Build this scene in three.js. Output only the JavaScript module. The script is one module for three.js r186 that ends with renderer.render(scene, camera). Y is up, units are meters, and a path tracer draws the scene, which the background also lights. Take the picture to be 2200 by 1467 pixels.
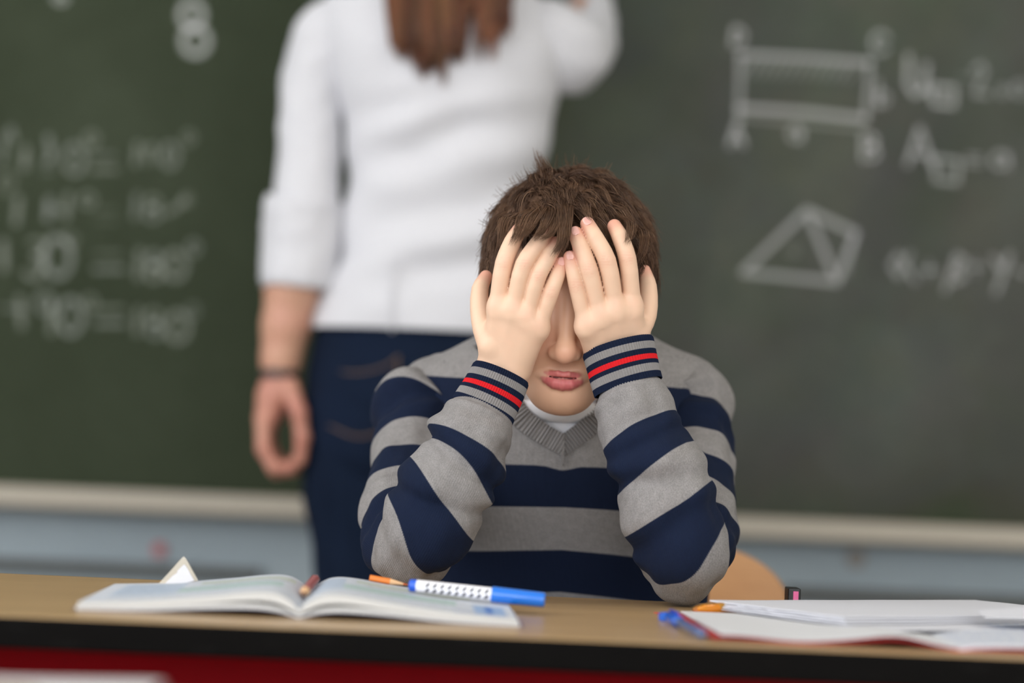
import * as THREE from 'three';
import { ImprovedNoise } from 'three/addons/math/ImprovedNoise.js';
import { RoundedBoxGeometry } from 'three/addons/geometries/RoundedBoxGeometry.js';
import { mergeGeometries, mergeVertices, toCreasedNormals } from 'three/addons/utils/BufferGeometryUtils.js';
import { RectAreaLightUniformsLib } from 'three/addons/lights/RectAreaLightUniformsLib.js';

// ------------------------------------------------------------------ camera, sky, exposure
const scene = new THREE.Scene();
const FP = 5000;                                            // focal length in pixels of the 2200 x 1467 frame
const camera = new THREE.PerspectiveCamera(2 * Math.atan(733.5 / FP) * 180 / Math.PI, 2200 / 1467, 0.05, 60);
camera.position.set(0, 0.80, 0);
camera.rotation.order = 'YXZ';
camera.rotation.set(Math.atan(226.3 / FP), 0, Math.atan(0.0425));
camera.focus = 2.18;
camera.userData.fStop = 1.95;
camera.updateMatrixWorld(true);
scene.background = new THREE.Color(0.9, 0.95, 1.0);         // overcast daylight outside the windows
const renderer = new THREE.WebGLRenderer();
renderer.toneMapping = THREE.LinearToneMapping;
renderer.toneMappingExposure = 0.87;
renderer.shadowMap.enabled = true;
RectAreaLightUniformsLib.init();

const ROOM = { x0: -3.1, x1: 3.3, z0: -4.10, z1: 3.6, h: 3.0 };
const WINDOWS = [[-1.5, 1.55], [0.35, 1.55], [2.2, 1.55]];   // centre z, width
const SILL = 0.9, HEAD = 2.65;
for (const [zc, w] of WINDOWS) {                            // daylight entering at each window
  const l = new THREE.RectAreaLight(0xf4f8ff, 5.2, w - 0.1, HEAD - SILL - 0.1);
  l.position.set(ROOM.x0 + 0.03, (SILL + HEAD) / 2, zc); l.lookAt(5, (SILL + HEAD) / 2, zc); scene.add(l);
}
const LAMPS = []; for (const x of [-1.5, 1.5]) for (const z of [-2.2, -0.2, 1.8]) LAMPS.push([x, z]);
const LAMP_W = 0.6, LAMP_L = 1.2, LAMP_POWER = 3.4;
const BACK = [[-1.9, 1.7], [0.1, 1.7], [2.1, 1.7]];          // windows in the back wall: centre x, width
BACK.forEach(([xc, w], i) => {
  const l = new THREE.RectAreaLight(0xf6f9ff, 6.6, w - 0.1, HEAD - SILL - 0.1);
  l.position.set(xc, (SILL + HEAD) / 2, ROOM.z1 - 0.03); l.lookAt(xc, (SILL + HEAD) / 2, -5); scene.add(l);
});

// ------------------------------------------------------------------ helpers
const V = (x, y, z) => new THREE.Vector3(x, y, z);
const clamp = (x, a, b) => Math.min(b, Math.max(a, x)), mix = (a, b, t) => a + (b - a) * t;
const smooth = (a, b, x) => { const t = clamp((x - a) / (b - a), 0, 1); return t * t * (3 - 2 * t); };
function P(px, py, z) {                                     // the point at distance z (along the room) seen at a pixel of the photograph
  const d = V((px - 1100) / FP, -(py - 733.5) / FP, -1).applyQuaternion(camera.quaternion);
  return d.multiplyScalar(-z / d.z).add(camera.position);
}
const M = (px, z) => px * z / FP;                           // pixels to metres at a distance
function rng(seed) { let s = seed >>> 0; return () => { s = (s + 0x6D2B79F5) >>> 0; let t = s; t = Math.imul(t ^ (t >>> 15), t | 1); t ^= t + Math.imul(t ^ (t >>> 7), t | 61); return ((t ^ (t >>> 14)) >>> 0) / 4294967296; }; }
const IN = new ImprovedNoise(), noise = (x, y, z) => IN.noise(x + 31.7, y + 17.3, z + 5.9);
const names = {};
function numbered(n) { const k = names[n] = (names[n] ?? -1) + 1; return k ? n + '_' + String(k).padStart(3, '0') : n; }
function mesh(name, geo, mat, parent) { const m = new THREE.Mesh(geo, mat); m.name = parent ? name : numbered(name); (parent ?? scene).add(m); return m; }
function thing(name, label, category, pos = [0, 0, 0], turn = 0, group) {
  const o = new THREE.Group(); o.name = numbered(name); o.position.set(...pos); o.rotation.y = turn; o.userData = { label, category };
  if (group) o.userData.group = group; scene.add(o); return o;
}
function tag(o, label, category, group) { o.userData = { ...o.userData, label, category }; if (group) o.userData.group = group; return o; }
function struct(name, geo, mat, label, category = 'wall') { const m = mesh(name, geo, mat); m.userData = { kind: 'structure', label, category }; return m; }
const box = (w, h, d, x = 0, y = 0, z = 0) => new THREE.BoxGeometry(w, h, d).translate(x, y, z);
const rbox = (w, h, d, r, x = 0, y = 0, z = 0) => new RoundedBoxGeometry(w, h, d, 3, r).translate(x, y, z);
const join = (list) => mergeGeometries(list.map((g) => { const q = g.index ? g.toNonIndexed() : g; for (const k of Object.keys(q.attributes)) if (!['position', 'normal', 'uv'].includes(k)) q.deleteAttribute(k); if (!q.attributes.uv) q.setAttribute('uv', new THREE.Float32BufferAttribute(new Float32Array(q.attributes.position.count * 2), 2)); return q; }));
const std = (color, roughness = 0.7, more = {}) => new THREE.MeshPhysicalMaterial({ color, roughness, ...more });
const rgb = (r, g, b) => new THREE.Color().setRGB(r / 255, g / 255, b / 255, THREE.SRGBColorSpace);

function dataTexture(w, h, fn, { srgb = true, repeat = true } = {}) {
  const d = new Uint8Array(w * h * 4);
  for (let y = 0; y < h; y++) for (let x = 0; x < w; x++) { const c = fn(x / w, y / h, x, y), o = (y * w + x) * 4; d[o] = clamp(c[0], 0, 255); d[o + 1] = clamp(c[1], 0, 255); d[o + 2] = clamp(c[2], 0, 255); d[o + 3] = 255; }
  const t = new THREE.DataTexture(d, w, h); t.magFilter = t.minFilter = THREE.LinearFilter; t.wrapS = t.wrapT = repeat ? THREE.RepeatWrapping : THREE.ClampToEdgeWrapping;
  if (srgb) t.colorSpace = THREE.SRGBColorSpace; t.needsUpdate = true; return t;
}
function canvasTexture(w, h, draw) {
  const c = document.createElement('canvas'); c.width = w; c.height = h; draw(c.getContext('2d'), w, h);
  const t = new THREE.CanvasTexture(c); t.colorSpace = THREE.SRGBColorSpace; return t;
}

// signed distance fields meshed with surface nets
const smin = (a, b, k) => { const h = Math.max(k - Math.abs(a - b), 0) / k; return Math.min(a, b) - h * h * k * 0.25; };
const smax = (a, b, k) => -smin(-a, -b, k);
function bone(a, b, ra, rb) {
  const bx = b.x - a.x, by = b.y - a.y, bz = b.z - a.z, bb = 1 / Math.max(bx * bx + by * by + bz * bz, 1e-12);
  return (x, y, z) => { const px = x - a.x, py = y - a.y, pz = z - a.z, h = clamp((px * bx + py * by + pz * bz) * bb, 0, 1), qx = px - bx * h, qy = py - by * h, qz = pz - bz * h; return Math.sqrt(qx * qx + qy * qy + qz * qz) - (ra + (rb - ra) * h); };
}
const ball = (cx, cy, cz, rx, ry = rx, rz = rx) => {
  const m = Math.min(rx, ry, rz);
  return (x, y, z) => { const a = (x - cx) / rx, b = (y - cy) / ry, c = (z - cz) / rz, k = Math.sqrt(a * a + b * b + c * c), a2 = a / rx, b2 = b / ry, c2 = c / rz, g = Math.sqrt(a2 * a2 + b2 * b2 + c2 * c2); return g < 1e-6 ? -m : k * (k - 1) / g; };
};
function nets(f, lo, hi, c) {
  const nx = Math.ceil((hi.x - lo.x) / c) + 1, ny = Math.ceil((hi.y - lo.y) / c) + 1, nz = Math.ceil((hi.z - lo.z) / c) + 1, sy = nx, sz = nx * ny;
  const val = new Float32Array(nx * ny * nz), id = new Int32Array(nx * ny * nz).fill(-1), pos = [], idx = [];
  for (let k = 0, o = 0; k < nz; k++) for (let j = 0; j < ny; j++) for (let i = 0; i < nx; i++, o++) val[o] = f(lo.x + i * c, lo.y + j * c, lo.z + k * c);
  const off = [0, 1, sy, sy + 1, sz, sz + 1, sz + sy, sz + sy + 1], ed = [[0, 1], [2, 3], [4, 5], [6, 7], [0, 2], [1, 3], [4, 6], [5, 7], [0, 4], [1, 5], [2, 6], [3, 7]];
  for (let k = 0; k < nz - 1; k++) for (let j = 0; j < ny - 1; j++) for (let i = 0; i < nx - 1; i++) {
    const o = i + j * sy + k * sz; let m = 0; for (let q = 0; q < 8; q++) if (val[o + off[q]] < 0) m |= 1 << q;
    if (m === 0 || m === 255) continue;
    let x = 0, y = 0, z = 0, n = 0;
    for (const [a, b] of ed) { const A = val[o + off[a]], B = val[o + off[b]]; if ((A < 0) === (B < 0)) continue; const t = A / (A - B); x += mix(a & 1, b & 1, t); y += mix((a >> 1) & 1, (b >> 1) & 1, t); z += mix(a >> 2, b >> 2, t); n++; }
    id[o] = pos.length / 3; pos.push(lo.x + (i + x / n) * c, lo.y + (j + y / n) * c, lo.z + (k + z / n) * c);
  }
  const quad = (a, b, d, e, flip) => { if (a < 0 || b < 0 || d < 0 || e < 0) return; if (flip) idx.push(a, d, b, a, e, d); else idx.push(a, b, d, a, d, e); };
  for (let k = 1; k < nz - 1; k++) for (let j = 1; j < ny - 1; j++) for (let i = 1; i < nx - 1; i++) {
    const o = i + j * sy + k * sz, s = val[o] < 0;
    if (s !== (val[o + 1] < 0)) quad(id[o], id[o - sy], id[o - sy - sz], id[o - sz], !s);
    if (s !== (val[o + sy] < 0)) quad(id[o], id[o - sz], id[o - sz - 1], id[o - 1], !s);
    if (s !== (val[o + sz] < 0)) quad(id[o], id[o - 1], id[o - 1 - sy], id[o - sy], !s);
  }
  const nor = new Float32Array(pos.length), e = c * 0.6;
  for (let q = 0; q < pos.length; q += 3) {
    const x = pos[q], y = pos[q + 1], z = pos[q + 2]; let a = f(x + e, y, z) - f(x - e, y, z), b = f(x, y + e, z) - f(x, y - e, z), d = f(x, y, z + e) - f(x, y, z - e); const l = Math.hypot(a, b, d) || 1;
    nor[q] = a / l; nor[q + 1] = b / l; nor[q + 2] = d / l;
  }
  const g = new THREE.BufferGeometry(); g.setAttribute('position', new THREE.Float32BufferAttribute(pos, 3)); g.setAttribute('normal', new THREE.BufferAttribute(nor, 3)); g.setIndex(idx); return g;
}
function grad(f, p, e = 0.001) { return V(f(p.x + e, p.y, p.z) - f(p.x - e, p.y, p.z), f(p.x, p.y + e, p.z) - f(p.x, p.y - e, p.z), f(p.x, p.y, p.z + e) - f(p.x, p.y, p.z - e)).normalize(); }
function onto(f, p, lift = 0, n = 12) { for (let i = 0; i < n; i++) { const d = f(p.x, p.y, p.z) - lift; p.addScaledVector(grad(f, p), -d * 0.8); } return p; }
function paint(geo, fn) { const p = geo.attributes.position, n = geo.attributes.normal, c = new Float32Array(p.count * 3); for (let i = 0; i < p.count; i++) { const k = fn(p.getX(i), p.getY(i), p.getZ(i), n.getX(i), n.getY(i), n.getZ(i)); c[i * 3] = k[0]; c[i * 3 + 1] = k[1]; c[i * 3 + 2] = k[2]; } geo.setAttribute('color', new THREE.BufferAttribute(c, 3)); return geo; }

// a tube through points {p, r}; disp(arc, angle, t) adds to the radius; stripe(arc, offset, t) gives uv.y
function sweep(pts, nA, nR, { disp = () => 0, stripe = (a) => a, flat = null, caps = false, uScale = 1, ref = V(0, 0, 1) } = {}) {
  const curve = new THREE.CatmullRomCurve3(pts.map((q) => q.p), false, 'centripetal'), C = [], R = [], A = [0];
  for (let i = 0; i <= nA; i++) {
    const t = i / nA, f = t * (pts.length - 1), k = Math.min(Math.floor(f), pts.length - 2), w = f - k, s = w * w * (3 - 2 * w);
    C.push(curve.getPoint(t)); R.push(mix(pts[k].r, pts[k + 1].r, mix(w, s, 0.5))); if (i) A.push(A[i - 1] + C[i].distanceTo(C[i - 1]));
  }
  const pos = [], uv = [], idx = []; let a = null;
  for (let i = 0; i <= nA; i++) {
    const T = C[Math.min(i + 1, nA)].clone().sub(C[Math.max(i - 1, 0)]).normalize();
    a = (a ?? ref.clone()); a.addScaledVector(T, -a.dot(T)).normalize(); const b = V().crossVectors(T, a);
    for (let j = 0; j <= nR; j++) {
      const u = j / nR * Math.PI * 2, fl = flat ? flat(i / nA) : [1, 1], r = R[i] + disp(A[i], u, i / nA);
      const o = a.clone().multiplyScalar(Math.cos(u) * r * fl[0]).addScaledVector(b, Math.sin(u) * r * fl[1]);
      pos.push(C[i].x + o.x, C[i].y + o.y, C[i].z + o.z); uv.push(j / nR * uScale, stripe(A[i], o, i / nA));
    }
  }
  const W = nR + 1;
  for (let i = 0; i < nA; i++) for (let j = 0; j < nR; j++) { const p = i * W + j; idx.push(p, p + W + 1, p + W, p, p + 1, p + W + 1); }
  if (caps) for (const i of [0, nA]) { const c = pos.length / 3; pos.push(C[i].x, C[i].y, C[i].z); uv.push(0, stripe(A[i], V(), i / nA)); for (let j = 0; j < nR; j++) { const p = i * W + j; i ? idx.push(p, p + 1, c) : idx.push(p + 1, p, c); } }
  const g = new THREE.BufferGeometry(); g.setAttribute('position', new THREE.Float32BufferAttribute(pos, 3)); g.setAttribute('uv', new THREE.Float32BufferAttribute(uv, 2)); g.setIndex(idx); g.computeVertexNormals();
  const n = g.attributes.normal; for (let i = 0; i <= nA; i++) { const p = i * W, q = p + nR, v = V(n.getX(p) + n.getX(q), n.getY(p) + n.getY(q), n.getZ(p) + n.getZ(q)).normalize(); n.setXYZ(p, v.x, v.y, v.z); n.setXYZ(q, v.x, v.y, v.z); }
  g.userData = { C, A, R }; return g;
}
const tubeOf = (list, r, nA = 40, nR = 8) => sweep(list.map((p) => ({ p, r })), nA, nR, { caps: true });
// a surface from a grid of points
function sheet(nu, nv, fn, thick = 0) {
  const pos = [], uv = [], idx = [];
  for (let j = 0; j <= nv; j++) for (let i = 0; i <= nu; i++) { const p = fn(i / nu, j / nv); pos.push(p.x, p.y, p.z); uv.push(i / nu, j / nv); }
  for (let j = 0; j < nv; j++) for (let i = 0; i < nu; i++) { const a = j * (nu + 1) + i; idx.push(a, a + 1, a + nu + 2, a, a + nu + 2, a + nu + 1); }
  const g = new THREE.BufferGeometry(); g.setAttribute('position', new THREE.Float32BufferAttribute(pos, 3)); g.setAttribute('uv', new THREE.Float32BufferAttribute(uv, 2)); g.setIndex(idx); g.computeVertexNormals();
  if (!thick) return g;
  const n = pos.length / 3, N = g.attributes.normal, p2 = pos.slice(), u2 = uv.concat(uv), i2 = idx.slice();
  for (let k = 0; k < n; k++) p2.push(pos[k * 3] - N.getX(k) * thick, pos[k * 3 + 1] - N.getY(k) * thick, pos[k * 3 + 2] - N.getZ(k) * thick);
  for (let k = 0; k < idx.length; k += 3) i2.push(idx[k] + n, idx[k + 2] + n, idx[k + 1] + n);
  const rim = []; for (let i = 0; i < nu; i++) rim.push([i, i + 1]); for (let j = 0; j < nv; j++) rim.push([j * (nu + 1) + nu, (j + 1) * (nu + 1) + nu]); for (let i = nu; i > 0; i--) rim.push([nv * (nu + 1) + i, nv * (nu + 1) + i - 1]); for (let j = nv; j > 0; j--) rim.push([j * (nu + 1), (j - 1) * (nu + 1)]);
  for (const [a, b] of rim) i2.push(a, a + n, b + n, a, b + n, b);
  const h = new THREE.BufferGeometry(); h.setAttribute('position', new THREE.Float32BufferAttribute(p2, 3)); h.setAttribute('uv', new THREE.Float32BufferAttribute(u2, 2)); h.setIndex(i2); return toCreasedNormals(h, 0.7);
}
// horizontal rings {y, x, z, rx, rz} joined into a skin
function loft(rings, nA, nR, disp = () => 0) {
  const pos = [], uv = [], idx = [];
  for (let i = 0; i <= nA; i++) {
    const f = i / nA * (rings.length - 1), k = Math.min(Math.floor(f), rings.length - 2), w = f - k, g = (key) => { const a = rings[Math.max(k - 1, 0)][key], b = rings[k][key], c = rings[k + 1][key], d = rings[Math.min(k + 2, rings.length - 1)][key]; return 0.5 * (2 * b + (c - a) * w + (2 * a - 5 * b + 4 * c - d) * w * w + (3 * b - a - 3 * c + d) * w * w * w); };
    const c = { x: g('x'), y: g('y'), z: g('z'), rx: g('rx'), rz: g('rz') };
    for (let j = 0; j <= nR; j++) {
      const u = j / nR * Math.PI * 2, e = 0.86, cu = Math.cos(u), su = Math.sin(u), x = Math.sign(cu) * Math.abs(cu) ** e, z = Math.sign(su) * Math.abs(su) ** e;
      const p = V(c.x + x * c.rx, c.y, c.z + z * c.rz), d = disp(p, u); pos.push(p.x + cu * d, p.y, p.z + su * d); uv.push(j / nR, c.y);
    }
  }
  const W = nR + 1; for (let i = 0; i < nA; i++) for (let j = 0; j < nR; j++) { const p = i * W + j; idx.push(p, p + W, p + W + 1, p, p + W + 1, p + 1); }
  const g = new THREE.BufferGeometry(); g.setAttribute('position', new THREE.Float32BufferAttribute(pos, 3)); g.setAttribute('uv', new THREE.Float32BufferAttribute(uv, 2)); g.setIndex(idx); g.computeVertexNormals();
  const n = g.attributes.normal; for (let i = 0; i <= nA; i++) { const p = i * W, q = p + nR, v = V(n.getX(p) + n.getX(q), n.getY(p) + n.getY(q), n.getZ(p) + n.getZ(q)).normalize(); n.setXYZ(p, v.x, v.y, v.z); n.setXYZ(q, v.x, v.y, v.z); }
  return g;
}

// ------------------------------------------------------------------ the room
const { x0, x1, z0, z1, h: RH } = ROOM, TH = 0.2, cx = (x0 + x1) / 2, cz = (z0 + z1) / 2;
const plaster = (r, g, b, seed) => std(0xffffff, 0.85, { map: dataTexture(256, 256, (u, v, x, y) => { const n = noise(x * 0.35, y * 0.35, seed) * 3 + noise(x * 0.045, y * 0.045, seed + 3) * 4; return [r + n, g + n, b + n]; }) });
const floorMat = std(0xffffff, 0.45, { map: dataTexture(256, 256, (u, v, x, y) => { const n = noise(x * 0.5, y * 0.5, 2) * 10 + noise(x * 0.05, y * 0.05, 7) * 8; return [142 + n, 134 + n, 122 + n]; }) });
struct('floor', box(x1 - x0 + 2 * TH, TH, z1 - z0 + 2 * TH, cx, -TH / 2, cz), floorMat, 'grey beige linoleum floor of the classroom', 'floor');
struct('ceiling', box(x1 - x0 + 2 * TH, TH, z1 - z0 + 2 * TH, cx, RH + TH / 2, cz), plaster(236, 236, 232, 4), 'white ceiling of the classroom', 'ceiling');
const wallMat = plaster(226, 224, 216, 9);
struct('wall_front', box(x1 - x0 + 2 * TH, RH, TH, cx, RH / 2, z0 - TH / 2), plaster(152, 164, 171, 12), 'pale blue grey wall below and behind the chalkboard');
struct('wall_right', box(TH, RH, z1 - z0, x1 + TH / 2, RH / 2, cz), wallMat, 'cream side wall without windows');
{
  const L = [box(TH, SILL, z1 - z0, x0 - TH / 2, SILL / 2, cz), box(TH, RH - HEAD, z1 - z0, x0 - TH / 2, (RH + HEAD) / 2, cz)];
  let a = z0; for (const [zc, w] of [...WINDOWS, [z1 + 0.5, 1]]) { const b = zc - w / 2; L.push(box(TH, HEAD - SILL, b - a, x0 - TH / 2, (SILL + HEAD) / 2, (a + b) / 2)); a = zc + w / 2; }
  struct('wall_left', join(L), wallMat, 'cream side wall with a row of windows');
  const K = [box(x1 - x0 + 2 * TH, SILL, TH, cx, SILL / 2, z1 + TH / 2), box(x1 - x0 + 2 * TH, RH - HEAD, TH, cx, (RH + HEAD) / 2, z1 + TH / 2)];
  a = x0 - TH; for (const [xc, w] of [...BACK, [x1 + TH + 0.5, 1]]) { const b = xc - w / 2; K.push(box(b - a, HEAD - SILL, TH, (a + b) / 2, (SILL + HEAD) / 2, z1 + TH / 2)); a = xc + w / 2; }
  struct('wall_back', join(K), wallMat, 'cream back wall of the classroom with windows');
  const fm = std(rgb(235, 235, 232), 0.4), gm = std(0xffffff, 0.02, { transmission: 1, thickness: 0, ior: 1.5 });
  WINDOWS.forEach(([zc, w], i) => {
    const H = HEAD - SILL, x = x0 - 0.12, yc = (SILL + HEAD) / 2, f = 0.06;
    const fr = struct('window_' + (i + 1), join([box(f, f, w, x, SILL + f / 2, zc), box(f, f, w, x, HEAD - f / 2, zc), box(f, H, f, x, yc, zc - w / 2 + f / 2), box(f, H, f, x, yc, zc + w / 2 - f / 2), box(f, H, f, x, yc, zc)]), fm, 'white framed classroom window in the side wall', 'window');
    for (const s of [-1, 1]) mesh('pane', box(0.006, H - 2 * f, w / 2 - 1.5 * f, x, yc, zc + s * w / 4), gm, fr);
    mesh('window_sill', rbox(0.26, 0.03, w + 0.06, 0.008, x0 - 0.05, SILL - 0.015, zc), fm, fr); fr.userData.group = 'side wall windows';
  });
  BACK.forEach(([xc, w], i) => {
    const H = HEAD - SILL, z = z1 + 0.12, yc = (SILL + HEAD) / 2, f = 0.06;
    const fr = struct('window_' + (i + 4), join([box(w, f, f, xc, SILL + f / 2, z), box(w, f, f, xc, HEAD - f / 2, z), box(f, H, f, xc - w / 2 + f / 2, yc, z), box(f, H, f, xc + w / 2 - f / 2, yc, z), box(f, H, f, xc, yc, z)]), fm, 'white framed classroom window in the back wall', 'window'); fr.userData.group = 'back wall windows';
    for (const s of [-1, 1]) mesh('pane', box(w / 2 - 1.5 * f, H - 2 * f, 0.006, xc + s * w / 4, yc, z), gm, fr);
    mesh('window_sill', rbox(w + 0.06, 0.03, 0.26, 0.008, xc, SILL - 0.015, z1 + 0.05), fm, fr);
  });
}
{
  const body = std(rgb(230, 230, 228), 0.4), glow = std(0xffffff, 0.6, { emissive: 0xfff6e8, emissiveIntensity: 2.0 });
  LAMPS.forEach(([x, z], i) => {
    const t = thing('ceiling_light', 'white rectangular ceiling light with a glowing diffuser', 'ceiling light', [x, RH, z], 0, 'ceiling lights');
    mesh('housing', rbox(LAMP_W + 0.05, 0.07, LAMP_L + 0.05, 0.01, 0, -0.036, 0), body, t);
    mesh('diffuser', box(LAMP_W, 0.008, LAMP_L, 0, -0.075, 0), glow, t);
    const l = new THREE.RectAreaLight(0xfff4e6, LAMP_POWER, LAMP_W, LAMP_L); l.position.set(0, -0.085, 0); l.rotation.x = -Math.PI / 2; t.add(l);
  });
}

// ------------------------------------------------------------------ chalkboard
const BZ = 4.045, MPB = BZ / FP, BX0 = -1.75, BX1 = 1.75, BY1 = 1.92;
const BY0 = P(1100, 1087, BZ).y;
{
  const t = thing('chalkboard', 'dark green chalkboard with chalk sums and drawings behind the woman', 'chalkboard', [0, BY0, -BZ]);
  const W = BX1 - BX0, H = BY1 - BY0, cw = 2048, ch = Math.round(2048 * H / W);
  const toC = (px, py) => { const q = P(px, py, BZ); return [(q.x - BX0) / W * cw, (BY1 - q.y) / H * ch]; };
  const R = rng(5);
  const tex = canvasTexture(cw, ch, (g) => {
    g.fillStyle = 'rgb(49,57,41)'; g.fillRect(0, 0, cw, ch);
    // wiped chalk: broad soft arcs of the sponge, with a grain
    for (let i = 0; i < 520; i++) {
      const px = R() < 0.80 ? 1180 + R() * 1250 : -200 + R() * 700, py = -200 + R() * 1250, [x, y] = toC(px, py), L = 140 + R() * 240, a = R() * 3.1;
      g.strokeStyle = `rgba(178,172,172,${(px > 1200 ? 0.006 : 0.002) + R() * 0.004})`; g.lineWidth = 60 + R() * 90; g.lineCap = 'round';
      g.beginPath(); g.moveTo(x - Math.cos(a) * L / 2, y - Math.sin(a) * L / 2); g.quadraticCurveTo(x + R() * 40 - 20, y + R() * 40 - 20, x + Math.cos(a) * L / 2, y + Math.sin(a) * L / 2); g.stroke();
    }
    for (let i = 0; i < 16000; i++) { g.fillStyle = R() < 0.5 ? 'rgba(200,205,200,0.05)' : 'rgba(20,26,18,0.06)'; g.fillRect(R() * cw, R() * ch, 1 + R() * 3, 1 + R() * 3); }
    const line = (pts, w = 9, al = 0.8) => {                 // a chalk stroke through photograph pixels
      for (let pass = 0; pass < 3; pass++) {
        g.strokeStyle = `rgba(222,222,226,${al * 0.5})`; g.lineWidth = w * MPB / W * cw * (0.6 + 0.3 * pass); g.lineCap = g.lineJoin = 'round'; g.beginPath();
        pts.forEach(([px, py], k) => { const [x, y] = toC(px + (R() - 0.5) * 2.5, py + (R() - 0.5) * 2.5); k ? g.lineTo(x, y) : g.moveTo(x, y); }); g.stroke();
      }
    };
    const arc = (cx_, cy_, rx, ry, a0 = 0, a1 = 6.5) => { const o = []; for (let i = 0; i <= 22; i++) { const a = a0 + (a1 - a0) * i / 22; o.push([cx_ + Math.cos(a) * rx, cy_ + Math.sin(a) * ry]); } return o; };
    const S = 0.32;                                         // the sums on the left are fainter
    line(arc(412, 32, 23, 27), 15, 0.62); line(arc(420, 88, 27, 28), 15, 0.62);
    line(arc(130, -4, 12, 8), 10, 0.5);
    // first sum
    line([[4, 345], [10, 300], [24, 275], [30, 300]], 11, S * 0.9); line([[56, 322], [53, 358]], 15, S); line([[104, 296], [110, 335], [100, 350]], 13, S * 1.1); line([[92, 368], [112, 366]], 10, S * 0.5);
    line(arc(160, 342, 20, 30), 12, S * 0.9); line(arc(196, 300, 12, 14), 9, S * 0.8); line([[200, 334], [246, 334]], 9, S * 0.7); line([[200, 364], [250, 364]], 11, S * 0.8);
    line([[290, 352], [296, 310]], 12, S); line([[316, 350], [312, 318], [330, 312], [336, 346]], 10, S * 0.8); line(arc(366, 334, 16, 24, 0, 6.5), 11, S * 0.9); line(arc(406, 296, 9, 12), 8, S * 0.8);
    line(arc(14, 392, 14, 20), 10, S * 0.6);
    // second sum
    line([[40, 428], [35, 478]], 14, S); line([[106, 430], [102, 470]], 14, S * 1.15); line([[106, 446], [136, 452]], 9, S * 0.7); line([[146, 420], [142, 468]], 13, S); line(arc(188, 430, 13, 13), 10, S * 0.8);
    line([[206, 452], [248, 452]], 8, S * 0.4); line([[206, 474], [248, 474]], 8, S * 0.4);
    line([[290, 466], [294, 420]], 12, S * 0.9); line(arc(328, 434, 12, 11), 9, S * 0.8); line(arc(328, 460, 14, 13), 9, S * 0.9); line([[356, 458], [378, 448], [398, 430]], 13, S * 0.8); line(arc(402, 428, 8, 10), 8, S * 0.6);
    // third sum
    line([[6, 520], [8, 576]], 17, S); line(arc(78, 532, 16, 16, -2.4, 1.5), 11, S * 0.8); line(arc(72, 574, 20, 22, -1.5, 2.6), 12, S); line(arc(124, 552, 28, 42), 14, S * 1.1); line(arc(152, 516, 10, 12), 9, S * 0.6);
    line([[206, 546], [260, 546]], 9, S * 0.6); line([[204, 578], [262, 578]], 12, S * 0.9);
    line([[296, 596], [300, 540]], 13, S); line(arc(330, 556, 13, 13), 10, S * 0.9); line(arc(332, 586, 15, 15), 10, S); line(arc(376, 570, 22, 28), 13, S); line(arc(416, 532, 10, 13), 9, S * 0.9);
    // fourth sum
    line([[2, 662], [50, 664]], 9, S * 0.7); line([[42, 640], [46, 700]], 14, S); line(arc(96, 650, 17, 20), 11, S * 0.9); line([[112, 656], [110, 714]], 13, S); line(arc(152, 680, 24, 36), 13, S * 1.1); line(arc(194, 650, 11, 13), 9, S * 0.8);
    line([[208, 664], [262, 664]], 10, S * 0.8); line([[208, 694], [264, 694]], 12, S * 0.9);
    line([[294, 714], [298, 666]], 12, S); line(arc(330, 680, 13, 14), 10, S * 0.8); line(arc(334, 708, 14, 15), 10, S * 0.9); line(arc(382, 702, 22, 30), 13, S); line(arc(414, 668, 10, 12), 8, S * 0.7);
    // rectangle A B C D with its hatching
    const k = 0.58;
    line([[1592, 118], [1732, 124], [1866, 134]], 12, k); line([[1590, 120], [1590, 190], [1586, 268]], 12, k * 0.8); line([[1588, 232], [1720, 240], [1856, 254]], 13, k); line([[1868, 134], [1866, 190], [1860, 256]], 11, k * 0.8);
    for (let i = 0; i < 13; i++) line([[1612 + i * 19, 128 + i * 0.8], [1596 + i * 19, 160 + i * 0.8]], 8, k * 0.45);
    line([[1592, 252], [1852, 276]], 9, k * 0.45);
    line([[1574, 96], [1578, 62]], 10, k); line(arc(1584, 78, 14, 16, -1.5, 1.6), 9, k * 0.9);                    // D
    line(arc(1892, 92, 17, 20, -0.6, -5.5), 10, k * 0.9);                                                       // C
    line([[1568, 312], [1581, 270], [1598, 312]], 10, k); line([[1573, 298], [1592, 298]], 8, k);              // A
    line([[1856, 342], [1856, 290]], 10, k); line(arc(1868, 303, 12, 12, -1.6, 1.6), 9, k); line(arc(1870, 328, 14, 13, -1.6, 1.6), 9, k);   // B
    line(arc(1708, 288, 11, 13), 9, k * 0.8); line([[1722, 276], [1722, 304]], 8, k * 0.7);                      // a
    line([[1886, 176], [1886, 226]], 9, k * 0.8); line(arc(1896, 212, 10, 12), 9, k * 0.7);                      // b
    // formulas
    line([[1952, 122], [1950, 180], [1966, 204], [1984, 190], [1990, 140]], 12, k); line([[1990, 190], [2000, 204]], 10, k * 0.7); line([[2004, 186], [2050, 190], [2048, 226], [2006, 222], [2004, 186]], 11, k);
    line([[2066, 166], [2090, 168]], 8, k * 0.4); line([[2092, 150], [2108, 138], [2116, 156], [2094, 202], [2122, 204]], 10, k * 0.7); line(arc(2154, 196, 8, 9), 9, k * 0.5); line(arc(2190, 192, 12, 14), 9, k * 0.6);
    line([[1950, 352], [1976, 276], [2002, 352]], 11, k * 0.9); line([[1960, 330], [1994, 332]], 9, k * 0.7); line([[2008, 340], [2060, 346], [2056, 390], [2010, 386], [2008, 340]], 11, k * 0.8);
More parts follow.
